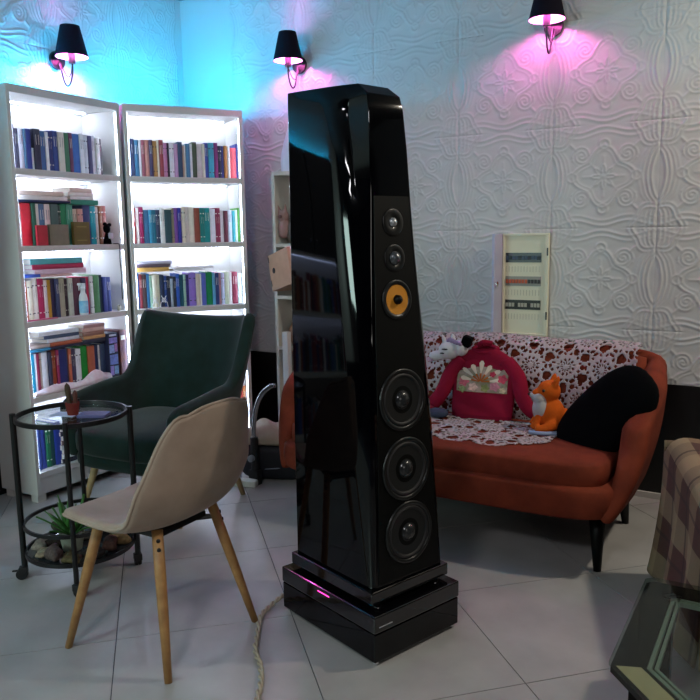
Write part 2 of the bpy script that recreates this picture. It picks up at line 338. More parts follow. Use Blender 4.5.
BOOKS = {
 ('L',1.665): "0.041 0.024 0.208 4a4458|0.065 0.021 0.192 4b4a60|0.086 0.026 0.190 d9d6e6|0.112 0.014 0.192 5a86a8|0.126 0.028 0.195 2c3c8c|0.154 0.017 0.107 e8eefa|0.171 0.037 0.200 2b2f45|0.208 0.032 0.194 3f6fa8|0.240 0.018 0.192 f2f2f5|0.258 0.027 0.200 2d3f80|0.285 0.030 0.203 2f4a90|0.315 0.037 0.201 ded8cc|0.352 0.031 0.200 3f7d5a|0.383 0.022 0.203 6a3a5a|0.405 0.045 0.201 3a78c8|0.450 0.026 0.205 e4ecf4|0.476 0.026 0.203 d4e0ea|0.502 0.027 0.200 4a4a78|0.529 0.027 0.203 dfe6ee|0.555 0.027 0.195 eeeeee|0.583 0.017 0.192 4a3a4a",
 ('L',1.295): "0.050 0.019 0.203 e0c8c0|0.069 0.059 0.209 d02838|0.129 0.023 0.210 1f5a45|0.152 0.020 0.206 e0dcd0|0.172 0.032 0.206 4f6f90|0.204 0.033 0.207 e6d2cc|0.237 0.046 0.208 4a6560|0.283 0.018 0.204 22403a|0.301 0.034 0.210 1f8a5a|0.335 0.041 0.211 4f9a80|0.377 0.029 0.186 d8c8b8|0.405 0.036 0.187 d09a90|0.441 0.050 0.209 2a3570|0.491 0.037 0.205 18a0b0|0.528 0.021 0.200 d8c8c0|0.549 0.024 0.206 9a6040|0.573 0.028 0.207 a85a50",
 ('L',0.925): "0.036 0.034 0.195 b0583a|0.069 0.029 0.198 d8d0b8|0.098 0.032 0.206 ece6dc|0.130 0.035 0.204 b02858|0.165 0.021 0.197 e8dcd8|0.186 0.024 0.196 c89a30|0.211 0.024 0.200 302c50|0.235 0.022 0.198 40486a|0.257 0.037 0.202 b8b8a0|0.294 0.019 0.195 3a2a38|0.313 0.029 0.199 d0d0c4|0.342 0.032 0.197 6a3848|0.374 0.026 0.196 6a3848|0.400 0.030 0.194 3a3050|0.430 0.023 0.198 c8305a|0.454 0.024 0.202 e0e8e8|0.477 0.045 0.206 4f8a58|0.522 0.021 0.204 223a50|0.543 0.028 0.192 3a4a98|0.571 0.028 0.190 2f3f88",
 ('L',0.545): "0.035 0.046 0.209 2a9ac0|0.081 0.009 0.210 e0e0e0|0.090 0.018 0.213 8a2848|0.108 0.015 0.211 c8b8a8|0.123 0.036 0.213 e8e8ee|0.159 0.021 0.209 3a3a50|0.180 0.028 0.216 b05a3a|0.208 0.016 0.213 a02850|0.223 0.050 0.213 2a3070|0.274 0.010 0.209 50485a|0.283 0.019 0.207 c8684a|0.303 0.026 0.204 4a4060|0.329 0.033 0.200 e8e8f0|0.361 0.047 0.211 189030|0.408 0.048 0.205 b86040|0.456 0.028 0.205 2a3560|0.484 0.014 0.202 e8ecf4|0.498 0.035 0.205 46587a",
 ('L',0.155): "0.046 0.012 0.225 4a7ab0|0.058 0.021 0.221 2a3a70|0.079 0.027 0.220 2a3a80|0.106 0.031 0.230 1a6a48|0.136 0.025 0.223 1f4f50|0.161 0.038 0.227 28409a",
 ('R',1.665): "0.019 0.041 0.205 2c3a5a|0.060 0.025 0.201 3a7090|0.085 0.014 0.202 d8dce0|0.098 0.019 0.202 9a5a68|0.118 0.025 0.203 c88a80|0.143 0.019 0.204 4a4060|0.162 0.025 0.200 c89a60|0.187 0.011 0.206 e8dcc8|0.199 0.023 0.207 a04850|0.221 0.020 0.191 c080a8|0.241 0.014 0.192 3a3040|0.255 0.026 0.192 e8e8f4|0.281 0.023 0.188 c09ac0|0.304 0.026 0.200 2f4a68|0.330 0.012 0.178 c8a898|0.341 0.009 0.184 e0dcd8|0.350 0.023 0.191 4a80a8|0.373 0.015 0.191 e8ecf0|0.388 0.026 0.203 4a5a4a|0.414 0.029 0.193 c8c0c0|0.444 0.018 0.194 d8d8c8|0.461 0.021 0.201 3a50a0|0.482 0.033 0.202 3aa0b8|0.515 0.024 0.203 7a3070|0.539 0.021 0.187 2a2a48|0.560 0.015 0.187 3a3a80|0.575 0.021 0.188 b87840|0.597 0.015 0.189 f0e4e4|0.612 0.037 0.178 e0505a|0.649 0.015 0.202 3a4a98",
 ('R',1.295): "0.025 0.022 0.199 a04a4a|0.047 0.019 0.199 e4dcd0|0.067 0.022 0.204 902050|0.089 0.031 0.188 3a6a90|0.120 0.020 0.188 3a90b0|0.139 0.020 0.188 1a7088|0.159 0.023 0.188 2f3a58|0.182 0.026 0.199 e8e8e4|0.208 0.040 0.188 2a5058|0.248 0.017 0.199 a09880|0.265 0.020 0.199 8a58b0|0.285 0.020 0.199 2f3098|0.306 0.023 0.205 e8dcc8|0.329 0.021 0.205 d8c8c0|0.350 0.032 0.205 ece4d4|0.382 0.033 0.200 9a5040|0.415 0.027 0.200 10807e|0.442 0.033 0.200 0f9090|0.475 0.033 0.194 e4e0ea|0.508 0.030 0.200 903050|0.539 0.021 0.188 e8e8ee|0.560 0.025 0.183 6a3040|0.585 0.025 0.188 d8e0ec|0.609 0.019 0.183 38a8b0|0.628 0.016 0.189 dfe8e0|0.644 0.022 0.200 58a040",
 ('R',0.925): "0.026 0.020 0.205 3a5a90|0.046 0.017 0.193 8a3038|0.063 0.025 0.192 4a3a3a|0.088 0.017 0.197 2f70a0|0.105 0.014 0.185 a8d0b8|0.120 0.026 0.190 f0ecd8|0.145 0.017 0.189 e0e0c8|0.163 0.023 0.188 1f3050|0.186 0.017 0.182 2a4a90|0.203 0.020 0.181 1f2a48|0.223 0.017 0.163 a8b8c8|0.241 0.015 0.174 2a3040|0.255 0.021 0.191 3060c0|0.276 0.024 0.184 1a5a70|0.300 0.015 0.184 a0c8b8|0.314 0.018 0.183 3a3080|0.332 0.042 0.194 9078d0|0.374 0.024 0.187 d8c8b8|0.398 0.009 0.186 e8e8e0|0.407 0.027 0.191 5868c0|0.434 0.040 0.196 088a50|0.474 0.018 0.189 60a8d0|0.492 0.022 0.188 2a3a70|0.514 0.015 0.188 d8a8b0|0.529 0.019 0.187 c8d0f0|0.548 0.028 0.192 d8e0c8|0.576 0.019 0.192 e8e0e0|0.595 0.035 0.191 983850|0.629 0.035 0.183 dfe4e0",
 ('R',0.545): "0.411 0.031 0.221 3060c0|0.442 0.031 0.218 7a3040|0.473 0.031 0.218 dfe0e4|0.504 0.031 0.221 2a4a60|0.535 0.032 0.216 c8a030|0.567 0.025 0.214 e8e8ee|0.592 0.025 0.218 3050a0|0.618 0.019 0.214 2a3a58|0.637 0.019 0.212 d8b040|0.656 0.019 0.217 3a3a60",
 ('R',0.155): "0.456 0.044 0.260 304a80|0.500 0.038 0.260 8a3040|0.538 0.026 0.260 b06030|0.564 0.026 0.260 e0e0e4|0.590 0.026 0.260 3a90b0|0.615 0.026 0.260 c04030|0.641 0.020 0.256 c87838",
}
CN = [('white', 'eeeef0'), ('cream', 'e4d8c4'), ('pale grey', 'd4dae2'), ('pale blue', 'b4cce8'), ('grey', '8a8a90'), ('black', '22242e'), ('navy', '2b3768'),
      ('blue', '3a62b8'), ('steel blue', '4a7ca8'), ('turquoise', '2a9ab4'), ('teal', '147a80'), ('dark teal', '23505a'), ('green', '2a8a50'), ('dark green', '1f5040'),
      ('moss green', '5a9058'), ('red', 'd02a3a'), ('brick red', 'a04a44'), ('maroon', '7c3048'), ('crimson', 'b02858'), ('brown', '9a5c3c'), ('dark brown', '4a3838'),
      ('ochre', 'c89840'), ('pink', 'd8a4a8'), ('mauve', 'b890b8'), ('lilac', '9078d0'), ('purple', '52487a'), ('sage', '8fb0a0'), ('khaki', 'a8a080')]
def cname(h):
    c = np.array([int(h[i:i+2], 16) for i in (0, 2, 4)])
    return min(CN, key=lambda n: np.abs(c-np.array([int(n[1][i:i+2], 16) for i in (0, 2, 4)])).sum())[0]
ORD = ['first', 'second', 'third', 'fourth', 'fifth', 'sixth', 'seventh', 'eighth', 'ninth', 'tenth', 'eleventh', 'twelfth', 'thirteenth', 'fourteenth', 'fifteenth',
       'sixteenth', 'seventeenth', 'eighteenth', 'nineteenth', 'twentieth', 'twenty-first', 'twenty-second', 'twenty-third', 'twenty-fourth', 'twenty-fifth',
       'twenty-sixth', 'twenty-seventh', 'twenty-eighth', 'twenty-ninth', 'thirtieth', 'thirty-first', 'thirty-second', 'thirty-third', 'thirty-fourth'] + [f'thirty-{q}' for q in ('fifth', 'sixth', 'seventh', 'eighth', 'ninth')] + ['fortieth'] + [f'forty-{q}' for q in ('first', 'second', 'third', 'fourth', 'fifth', 'sixth', 'seventh', 'eighth', 'ninth')] + ['fiftieth'] + [f'fifty-{q}' for q in ('first', 'second', 'third', 'fourth', 'fifth', 'sixth', 'seventh')]
def cover_mat(h): return mat('cover_'+h, h, .5, noise=.10, scale=30)
M_pages = mat('pages', 'd8d2c4', .9, noise=.1, scale=120)
def book_parts(o, Wd, Dp, Ht, h, style):
    """o: cover mesh; spine faces -Y at y=0, page block inside"""
    G().box(.0018, .0025, .002, Wd-.0018, Dp-.003, Ht-.003).build('pages', M_pages, o)
    dark = sum(int(h[i:i+2], 16) for i in (0, 2, 4)) < 380
    mk = mat('title_pale', 'ece8dc', .6) if dark else mat('title_dark', '4a4654', .6)
    if Wd < .012: return
    c = Wd/2; bw = min(.014, Wd*.42)
    if style == 0:
        z = Ht*random.uniform(.30, .42)
        while z < Ht*.80:
            l = random.uniform(.022, .045); G().box(c-bw*.4, -.0012, z, c+bw*.4, 0, min(z+l, Ht*.86)).build('title', mk, o); z += l+.006
    elif style == 1:
        G().box(.001, -.0012, Ht*.82, Wd-.001, 0, Ht*.85).build('band', mk, o); G().box(.001, -.0012, Ht*.15, Wd-.001, 0, Ht*.175).build('band', mk, o)
        G().box(c-bw*.5, -.0012, Ht*.55, c+bw*.5, 0, Ht*.74).build('title', mk, o)
    elif style == 2:
        G().box(c-bw*.6, -.0012, Ht*.62, c+bw*.6, 0, Ht*.86).build('title', mk, o)
def cover_geo(Wd, Dp, Ht):
    t = .0018; g = G()
    g.box(0, .002, 0, t, Dp, Ht).box(Wd-t, .002, 0, Wd, Dp, Ht)
    # rounded spine
    n = 5; pts = [(Wd/2-math.cos(PI*k/n)*Wd/2, .002-math.sin(PI*k/n)*.0035) for k in range(n+1)]
    g.prism(pts+[(Wd, .0035), (0, .0035)], 0, Ht)
    return g
def put_book(side, u, z, Wd, Ht, h, dep, label, group, Dp=None, tilt=0):
    Dp = Dp or random.uniform(.135, .165)
    o = cover_geo(Wd, Dp, Ht).build('book', cover_mat(h))
    t = BC[side]
    o.matrix_world = t.matrix_basis @ Matrix.Translation((u, dep, z)) @ Matrix.Rotation(tilt, 4, 'Y')
    tag(o, label, 'book', group)
    book_parts(o, Wd, Dp, Ht, h, random.choice([0, 0, 1, 2]))
    return o
bpy.context.view_layer.update()
SH = {1.665: 'top', 1.295: 'second', .925: 'third', .545: 'fourth', .155: 'bottom'}
SN = {'L': 'left bookcase', 'R': 'slanted bookcase', 'W': 'mirrored bookcase'}
for (side, z), s in BOOKS.items():
    its = s.split('|')
    for i, it in enumerate(its):
        u, wd, ht, h = it.split(); u, wd, ht = float(u), float(wd), float(ht)
        put_book(side, u+.0004, z+.0005, wd-.0008, ht, h, random.uniform(.046, .056),
                 f'{cname(h)} book, {ORD[i]} from left among uprights, {SH[z]} shelf, {SN[side]}', f'upright books on the {SH[z]} shelf of the {SN[side]}')
cw = ['2a3a70', 'd8d0c0', '8a3040', '1a6a60', 'e4e0e4', '3a60a8', '5a3a30', 'a05a40', '202838', 'c8b090', '702848', '4a7a9a']
for z in (.925, .545, .155):
    u = .04; i = 0
    while u < 1.45:
        wd = random.uniform(.025, .05); h = random.choice(cw)
        put_book('W', u, z+.0005, wd-.001, random.uniform(.17, .23), h, .05, f'{cname(h)} book, {ORD[i]} from left, {SH[z]} shelf, mirrored bookcase', f'books on the {SH[z]} shelf of the mirrored bookcase')
        u += wd; i += 1
def flat_book(side, u0, u1, z, th, h, dep, label, spine=True, D=.15, yaw=0):
    """lying flat, spine towards the room"""
    L = u1-u0
    o = cover_geo(th, D, L).build('book', cover_mat(h))
    t = BC[side]
    o.matrix_world = t.matrix_basis @ Matrix.Translation((u0, dep, z)) @ Matrix.Rotation(yaw, 4, 'Z') @ Matrix(((0, 0, 1, 0), (0, 1, 0, 0), (-1, 0, 0, th), (0, 0, 0, 1)))
    tag(o, label, 'book', f'books lying flat in the {SN[side]}')
    book_parts(o, th, D, L, h, 0 if spine else 3)
    return o
# stack pieces: (side,u0,u1,z,th,colour,depth,label,yaw)
LB, RB = ', left bookcase', ', slanted bookcase'
top2 = 1.295+.213
for a in [
 ('L', .036, .350, top2, .011, '1c2a50', .03, f'thin navy book lying flat over the red book on the second shelf{LB}', 0),
 ('L', .030, .330, top2+.0115, .022, 'e8e0dc', .028, f'white book, lower of two wide flat ones, second shelf{LB}', 0),
 ('L', .050, .300, top2+.034, .021, 'ead2c8', .03, f'pinkish white book, upper of two wide flat ones, second shelf{LB}', -.05),
 ('L', .355, .530, 1.295+.208, .026, '1f8068', .03, f'green book lying flat over the turquoise book on the second shelf{LB}', 0),
 ('L', .352, .500, 1.5295, .017, 'f0ecec', .03, f'white book right on top of the flat green book{LB}', 0),
 ('L', .340, .500, 1.547, .020, 'f0e8e4', .032, f'white book in the middle of the short pile on the second shelf{LB}', 0),
 ('L', .350, .498, 1.5675, .022, 'e8d0c4', .032, f'cream book topmost in the short pile on the second shelf{LB}', .03),
 ('L', .026, .132, .925+.214, .016, '3858b8', .025, f'small blue book lying flat at the left end of the third shelf{LB}', 0),
 ('L', .134, .327, .925+.212, .013, 'e0b8b4', .03, f'pink and white book lowest in the pile on the third shelf{LB}', 0),
 ('L', .102, .419, 1.1505, .026, 'd8b8c8', .028, f'wide pink and white book in the pile on the third shelf{LB}', 0),
 ('L', .093, .410, 1.177, .024, 'b83058', .03, f'crimson book second from the top of the pile on the third shelf{LB}', .02),
 ('L', .085, .398, 1.2015, .028, '58b0b8', .03, f'turquoise book topmost on the pile of the third shelf{LB}', 0),
 ('L', .033, .158, .545+.222, .014, '3a8ab0', .024, f'thin blue book lying flat at the left end of the fourth shelf{LB}', 0),
 ('L', .040, .160, .782, .018, 'b8a8a0', .03, f'greyish book on the thin blue one on the fourth shelf{LB}', 0),
 ('L', .160, .366, .767, .014, '1c2038', .026, f'black flat book under the white ones on the fourth shelf{LB}', 0),
 ('L', .165, .360, .7815, .020, 'b86040', .03, f'orange brown flat book over the black one on the fourth shelf{LB}', 0),
 ('L', .150, .350, .802, .020, 'd8dce4', .03, f'pale flat book in the middle of the wide pile on the fourth shelf{LB}', .02),
 ('L', .130, .345, .8225, .018, '4a5a78', .03, f'slate blue flat book high in the wide pile, fourth shelf{LB}', 0),
 ('L', .100, .340, .841, .020, 'e4e4ec', .03, f'white flat book topmost on the wide pile on the fourth shelf{LB}', -.03),
 ('L', .370, .520, .767, .022, '2a2c3c', .03, f'dark flat book lowest in the narrow pile on the fourth shelf{LB}', 0),
 ('L', .375, .520, .7895, .018, 'c89860', .03, f'tan flat book in the narrow pile on the fourth shelf{LB}', 0),
 ('L', .370, .515, .808, .022, '9a6a58', .03, f'brown flat book in the narrow pile on the fourth shelf{LB}', 0),
 ('L', .372, .520, .8305, .020, 'd8b0a8', .03, f'pinkish flat book in the narrow pile on the fourth shelf{LB}', 0),
 ('L', .380, .520, .851, .018, 'b08888', .03, f'dusty rose flat book topmost in the narrow pile on the fourth shelf{LB}', 0),
 ('L', .029, .205, .9255, .007, 'c05878', .008, f'thin pink magazine lying along the front edge of the third shelf{LB}', 0),
]: flat_book(*a[:7], a[7], yaw=a[8], D=.012 if 'magazine' in a[7] else (.13))
cols = ['2a2a38', 'e0e0e0', 'b09080', 'd8d8d4', '7a5a50', 'e8e4e0', '3a3f50', 'c8b8b0', 'e8e8ec']
for k, h in enumerate(cols):
    flat_book('L', .186+.006*(k % 3), .420-.007*(k % 4), .1555+k*.0245, .024, h, .03, f'flat {cname(h)} book, {ORD[k]} from below in the bottom-shelf pile{LB}')
for a in [
 ('R', .030, .215, .925+.210, .024, 'e0b060', .026, f'ochre book lying flat lowest over the left end of the third shelf{RB}', 0),
 ('R', .026, .225, 1.1595, .018, '6a5a68', .028, f'greyish purple flat book in the pile on the third shelf{RB}', 0),
 ('R', .024, .236, 1.178, .017, 'c8c4d8', .028, f'pale lilac flat book topmost on the third shelf{RB}', .02),
 ('R', .240, .420, .925+.210, .012, 'e8e8ec', .03, f'white flat book lying over the lilac book on the third shelf{RB}', 0),
 ('R', .262, .480, 1.1475, .010, 'f0e8e8', .034, f'thin white flat book topmost right of the pile on the third shelf{RB}', -.03),
]: flat_book(*a[:7], a[7], yaw=a[8], D=.13)
def on(side, o, u, d, z, rz=0):
    o.matrix_world = BC[side].matrix_basis @ Matrix.Translation((u, d, z)) @ rotz(rz); return o
# faced books / boxes on the second shelf of the left bookcase (stand in front of the spines)
def faced(u, wd, ht, th, h, label):
    o = G().box(0, 0, 0, wd, .0018, ht).box(0, th-.0018, 0, wd, th, ht).box(0, 0, 0, .003, th, ht).build('book', cover_mat(h), bevel=.0006, seg=1)
    G().box(.003, .0018, .003, wd-.003, th-.0018, ht-.003).build('pages', M_pages, o)
    on('L', o, u, .004, 1.2955); tag(o, label, 'book', 'small books facing outwards in the left bookcase'); return o
faced(.118, .060, .100, .016, 'b82838', f'small red book facing outwards on the second shelf{LB}')
faced(.188, .118, .104, .016, '7a7460', f'small grey-brown book facing outwards beside the small red one{LB}')
o = faced(.336, .104, .118, .018, '6a5a28', f'olive book facing outwards on the second shelf{LB}')
for a_ in (.02, .09): G().box(.02, -.001, a_, .084, 0, a_+.006).build('band', mat('gold_dull', '8a7a40', .5), o)
# comic box set on the fourth shelf
o = G().box(0, 0, 0, .068, .15, .262).build('book', cover_mat('1c2040'), bevel=.001, seg=1); on('L', o, .530, .02, .5455)
tag(o, f'tall navy volume with framed lilac picture panels on the fourth shelf{LB}', 'book')
for k, (a, b, c_, d, h) in enumerate([(.006, .062, .205, .235, '8a78c8'), (.006, .040, .150, .195, '9aa8d8'), (.043, .062, .155, .200, 'b070b0'), (.006, .062, .085, .140, '7a8ad0'), (.006, .030, .025, .078, 'a890d8'), (.034, .062, .030, .075, '88b0d0'), (.010, .058, .244, .254, 'd8d8e8')]):
    G().box(a, -.0012, c_, b, 0, d).build('picture_panel', mat('pp_'+h, h, .5, noise=.3, scale=60), o)
o = G().box(0, 0, 0, .045, .15, .27).build('book', mat('dark_print', '3a2a50', .5, c2='8a4a28', scale=14), bevel=.001, seg=1); on('L', o, .613, .02, .5455)
tag(o, f'tall purple and rust mottled volume, right end of the fourth shelf{LB}', 'book')
G().box(.008, -.0012, .215, .037, 0, .24).build('title', mat('title_pale', 'ece8dc', .6), o)
# spray bottle
o = G().lathe([(.0, 0), (.021, 0), (.023, .006), (.023, .085), (.019, .105), (.012, .118), (.012, .135), (.014, .136), (.014, .150), (.0, .150)], 20, cap=False).build('sanitiser_bottle', mat('bottle_plastic', 'dfe6ea', .3), smooth=True)
on("L", o, .385, .0245, .9255); tag(o, 'white spray bottle with a light blue label before the third-shelf books', 'bottle')
G().lathe([(.0234, .012), (.0238, .014), (.0238, .074), (.0234, .076)], 20, cap=False).build('label_band', mat('blue_label', '4aa8d8', .5, c2='a8d8f0', scale=25), o, smooth=True)
G().box(-.012, -.010, .150, .012, .010, .168).box(-.030, -.006, .158, -.012, .006, .170).box(-.026, -.003, .130, -.022, .003, .158).build('spray_head', mat('bottle_plastic', 'dfe6ea', .3), o, bevel=.002)
o.location += BC['L'].matrix_basis.to_3x3() @ Vector((0, -.0, 0))
# little dark figurine with hanging cord
o = empty('figurine', (0, 0, 0), 0, 'small black figurine with a bow at the right end of the second left shelf', 'figurine'); on("L", o, .572, .022, 1.2955)
g = G().lathe([(.0, 0), (.022, 0), (.020, .02), (.012, .05), (.010, .062)], 14).build('body', M_dark, o, smooth=True)
G().ell((0, 0, .082), (.020, .019, .024), 14, 10).build('head', M_dark, o, smooth=True)
G().ell((-.016, -.006, .108), (.014, .007, .010)).ell((.014, -.006, .104), (.014, .007, .010)).build('bow', M_dark, o, smooth=True)
G().box(-.004, -.018, .03, .026, -.012, .06).build('ribbon', mat('pale_grey_cloth', 'b8b8c0', .8), o, bevel=.002)
o = G().tube([(.03, .03, 1.297), (.034, -.004, 1.2975), (.037, -.0085, 1.290), (.034, -.009, 1.20), (.040, -.009, 1.12), (.034, -.009, 1.05), (.037, -.008, .99)], .0028, 6).build('cord', mat('dark_cord', '3a3040', .8), smooth=True)
on('L', o, .590, 0, 0); tag(o, 'thin dark cord dangling from the second shelf over the third of the left bookcase', 'cord')
o = G().ell((0, 0, .018), (.013, .013, .018)).build('trinket', mat('trinket_grey', 'c8c4b8', .4), smooth=True); on("L", o, .622, .02, .9255)
G().ell((0, -.004, .028), (.008, .009, .007), 10, 8).build('cap', mat('trinket_dark', '6a6a58', .4), o, smooth=True)
tag(o, 'tiny grey egg-shaped trinket at the right end of the third left shelf', 'trinket')
# crumpled cloth on fourth shelf
def crump(u, v):
    x = .035+.52*u; y = .006+.036*v
    z = .5475+(.020+.05*math.exp(-((u-.78)/.16)**2)+.022*math.exp(-((u-.3)/.12)**2))*math.sin(PI*min(1, v*1.2))**.7*(1-.9*(u > .97))*(1 if .01 < u else 0)+.008*math.sin(23*u+9*v)*v*(1-v)*4
    return (x, y, max(z, .547))
o = G().grid(crump, 60, 14).build('cloth', mat('pink_white_cloth', 'e8ccd4', .8, c2='f0e8ec', scale=30), smooth=True); on('L', o, 0, 0, 0)
md = o.modifiers.new('solid', 'SOLIDIFY'); md.thickness = .002
tag(o, 'crumpled pink and white cloth before the fourth-shelf books of the left bookcase', 'cloth')
# wire ornaments
for u, s_, lb in ((.128, .9, 'left one of the two small white wire ornaments on the third slanted shelf'), (.178, 1.0, 'right one of the two small white wire ornaments on the third slanted shelf')):
    g = G()
    for k in (-1, 1): g.tube([(k*.022, 0, 0.002), (k*.018, 0, .03), (0, 0, .045), (-k*.014, 0, .07)], .0022, 6)
    g.tube([(.011*math.cos(a), 0, .045+.011*math.sin(a)) for a in [k*PI/6 for k in range(12)]], .002, 6, closed=True)
    g.tube([(-.022, 0, .0025), (.022, 0, .0025)], .0022, 6)
    o = g.build('wire_ornament', mat('white_wire', 'e8ecf0', .3), smooth=True); on("R", o, u, .03, .9252)
    o.scale = (s_,)*3; tag(o, lb, 'ornament', 'white wire ornaments')
# ---------------------------------------------------------------- tower loudspeaker on its amplifier-like base
SA = math.radians(-19.5)
amp = empty('pedestal', (-1.207, 2.143, 0), SA, 'low black two-tier box with white spiked feet under the tall loudspeaker', 'pedestal')
G().box(-.238, -.196, .014, .252, .182, .108).build('lower_box', M_gloss, amp, bevel=.003)
G().box(-.240, -.198, .111, .254, .184, .166).build('upper_box', mat('black_semi', '050507', .12, coat=.5), amp, bevel=.004)
G().box(-.228, -.185, .107, .242, .172, .112).build('shadow_gap', M_rubber, amp)
for x in (-.222, .236):
    for y in (-.18, .166): G().lathe([(.004, 0), (.010, .006), (.010, .015), (.004, .016)], 12, Matrix.Translation((x, y, 0))).build('foot', mat('white_metal_foot', 'e0e0e4', .25, metal=.6), amp, smooth=True)
G().box(-.030, -.1995, .150, .030, -.198, .153).build('status_light', mat('pink_light', 'ff40a0', .4, emit=(1, .05, .4), es=1.6), amp)
G().box(.254, -.18, .128, .2555, -.125, .1305).build('nameplate', mat('silver_line', 'c8c8cc', .3, metal=.5), amp)

spk = empty('tower_loudspeaker', (-1.207, 2.143, .166), SA, 'very tall tapered gloss black floor loudspeaker with five drivers, one of them yellow', 'loudspeaker')
Z0 = .166
for x in (-.19, .19):
    for y in (-.13, .13): G().lathe([(.006, 0), (.014, .004), (.014, .014), (.006, .0145)], 12, Matrix.Translation((x, y, 0))).build('foot', M_chrome, spk, smooth=True)
G().box(-.212, -.174, .0145, .216, .170, .056).build('plinth', mat('black_semi', '050507', .12), spk, bevel=.004)
#       z      A           B            M            N            C
LV = [(.2222, (-.195, .160), (.160, .160), (.186, .158), (.196, .153), (.204, .148)),
      (.45,  (-.197, .158), (.130, .158), (.172, .152), (.186, .144), (.195, .136)),
      (.70,  (-.199, .156), (.098, .156), (.156, .146), (.174, .134), (.180, .123)),
      (1.0,  (-.201, .153), (.060, .153), (.130, .140), (.146, .124), (.157, .107)),
      (1.28, (-.203, .150), (.024, .149), (.098, .134), (.114, .112), (.137, .091)),
      (1.42, (-.204, .148), (.006, .143), (.080, .130), (.090, .106), (.129, .084)),
      (1.58, (-.205, .146), (-.014, .134), (.058, .124), (.050, .092), (.120, .078)),
      (1.70, (-.206, .145), (-.055, .122), (.010, .114), (.022, .082), (.110, .072)),
      (1.745, (-.206, .145), (-.075, .119), (-.015, .107), (.035, .084), (.099, .068)),
      (1.780, (-.206, .144), (-.095, .116), (-.045, .101), (.005, .083), (.050, .062))]
def interp(a, b, t): return a+(b-a)*t
g = G(); ring = []
rows = []
for k in range(len(LV)-1):
    n = 4 if k < 7 else 2
    for q in range(n):
        t = q/n; rows.append((interp(LV[k][0], LV[k+1][0], t), [(interp(LV[k][i][0], LV[k+1][i][0], t), interp(LV[k][i][1], LV[k+1][i][1], t)) for i in range(1, 6)]))
rows.append((LV[-1][0], list(LV[-1][1:])))
vs = []
for z, P in rows:
    hf = [P[0], P[1]]
    # rounded run B -> M -> N, crisp edge at C
    for t in (.25, .5, .75, 1): # quadratic through M
        a = (P[1][0]*(1-t)+P[2][0]*t, P[1][1]*(1-t)+P[2][1]*t); b = (P[2][0]*(1-t)+P[3][0]*t, P[2][1]*(1-t)+P[3][1]*t)
        hf.append((a[0]*(1-t)+b[0]*t, a[1]*(1-t)+b[1]*t))
    hf.append(P[4])
    full = [(u, -v) for u, v in hf] + [(u, v) for u, v in reversed(hf)]
    vs += [(u, v, z-Z0) for u, v in full]; nr = len(full)
fs = []
for k in range(len(rows)-1):
    for i in range(nr): fs.append((k*nr+i, k*nr+(i+1) % nr, (k+1)*nr+(i+1) % nr, (k+1)*nr+i))
fs += [tuple(range(nr-1, -1, -1)), tuple((len(rows)-1)*nr+i for i in range(nr))]
body = G().add(vs, fs).build('cabinet', M_gloss, spk, auto=28, bevel=.003, seg=2)
# satin baffle following the front, narrowed towards the top
def bu(z): # front u at height
    for k in range(len(LV)-1):
        if LV[k][0] <= z <= LV[k+1][0]:
            t = (z-LV[k][0])/(LV[k+1][0]-LV[k][0]); return interp(LV[k][5][0], LV[k+1][5][0], t), interp(LV[k][5][1], LV[k+1][5][1], t)
    return LV[-1][5]
g = G(); zs = [.232+i*(1.44-.232)/24 for i in range(25)]; vs = []
for z in zs:
    u, v = bu(z); v -= .010
    vs += [(u-.001, -v, z-Z0), (u+.0022, -v+.001, z-Z0), (u+.0022, v-.001, z-Z0), (u-.001, v, z-Z0)]
fs = [(k*4+i, k*4+i+1, k*4+5+i, k*4+4+i) for k in range(24) for i in range(3)] + [(0, 1, 2, 3), (96, 97, 98, 99)]
g.add(vs, fs).build('baffle', M_satin, spk)
def driver_M(z):
    u, _ = bu(z); du = bu(z+.05)[0]-bu(z-.05)[0]; tilt = math.atan2(-du, .1)
    return Matrix.Translation((u+.0022, 0, z-Z0)) @ Matrix.Rotation(PI/2-tilt, 4, 'Y')
for z, R in ((.374, .102), (.583, .102), (.805, .099)):
    M = driver_M(z)
    w_ = G().lathe([(R, 0), (R, .004), (R-.003, .006), (R-.012, .006), (R-.014, .002), (R-.014, -.0)], 48, M, cap=False).build('woofer', mat('driver_ring', '141617', .3), spk, smooth=True)
    G().lathe([(R-.014, .001), (R-.018, .006), (R-.024, .006), (R-.028, .001)], 48, M, cap=False).build('surround', M_rubber, w_, smooth=True)
    G().lathe([(R-.028, .0015), (.035, -.0005), (.028, .0004)], 48, M, cap=False).build('cone', mat('woofer_cone', '1d1f20', .28), w_, smooth=True)
    G().lathe([(.028, .0005), (.024, .008), (.014, .013), (.0, .0145)], 32, M, cap=False).build('dust_cap', mat('dust_cap', '26282a', .22), w_, smooth=True)
M = driver_M(1.121)
md_ = G().lathe([(.062, 0), (.062, .003), (.059, .004), (.048, .004), (.047, .001)], 40, M, cap=False).build('midrange_driver', mat('driver_ring', '141617', .3), spk, smooth=True)
G().lathe([(.047, .002), (.018, .0006), (.015, .001)], 40, M, cap=False).build('cone', mat('yellow_cone', 'd08a28', .45, noise=.08, scale=300), md_, smooth=True)
G().lathe([(.015, .001), (.014, .012), (.008, .019), (.0, .021)], 24, M, cap=False).build('phase_plug', M_satin, md_, smooth=True)
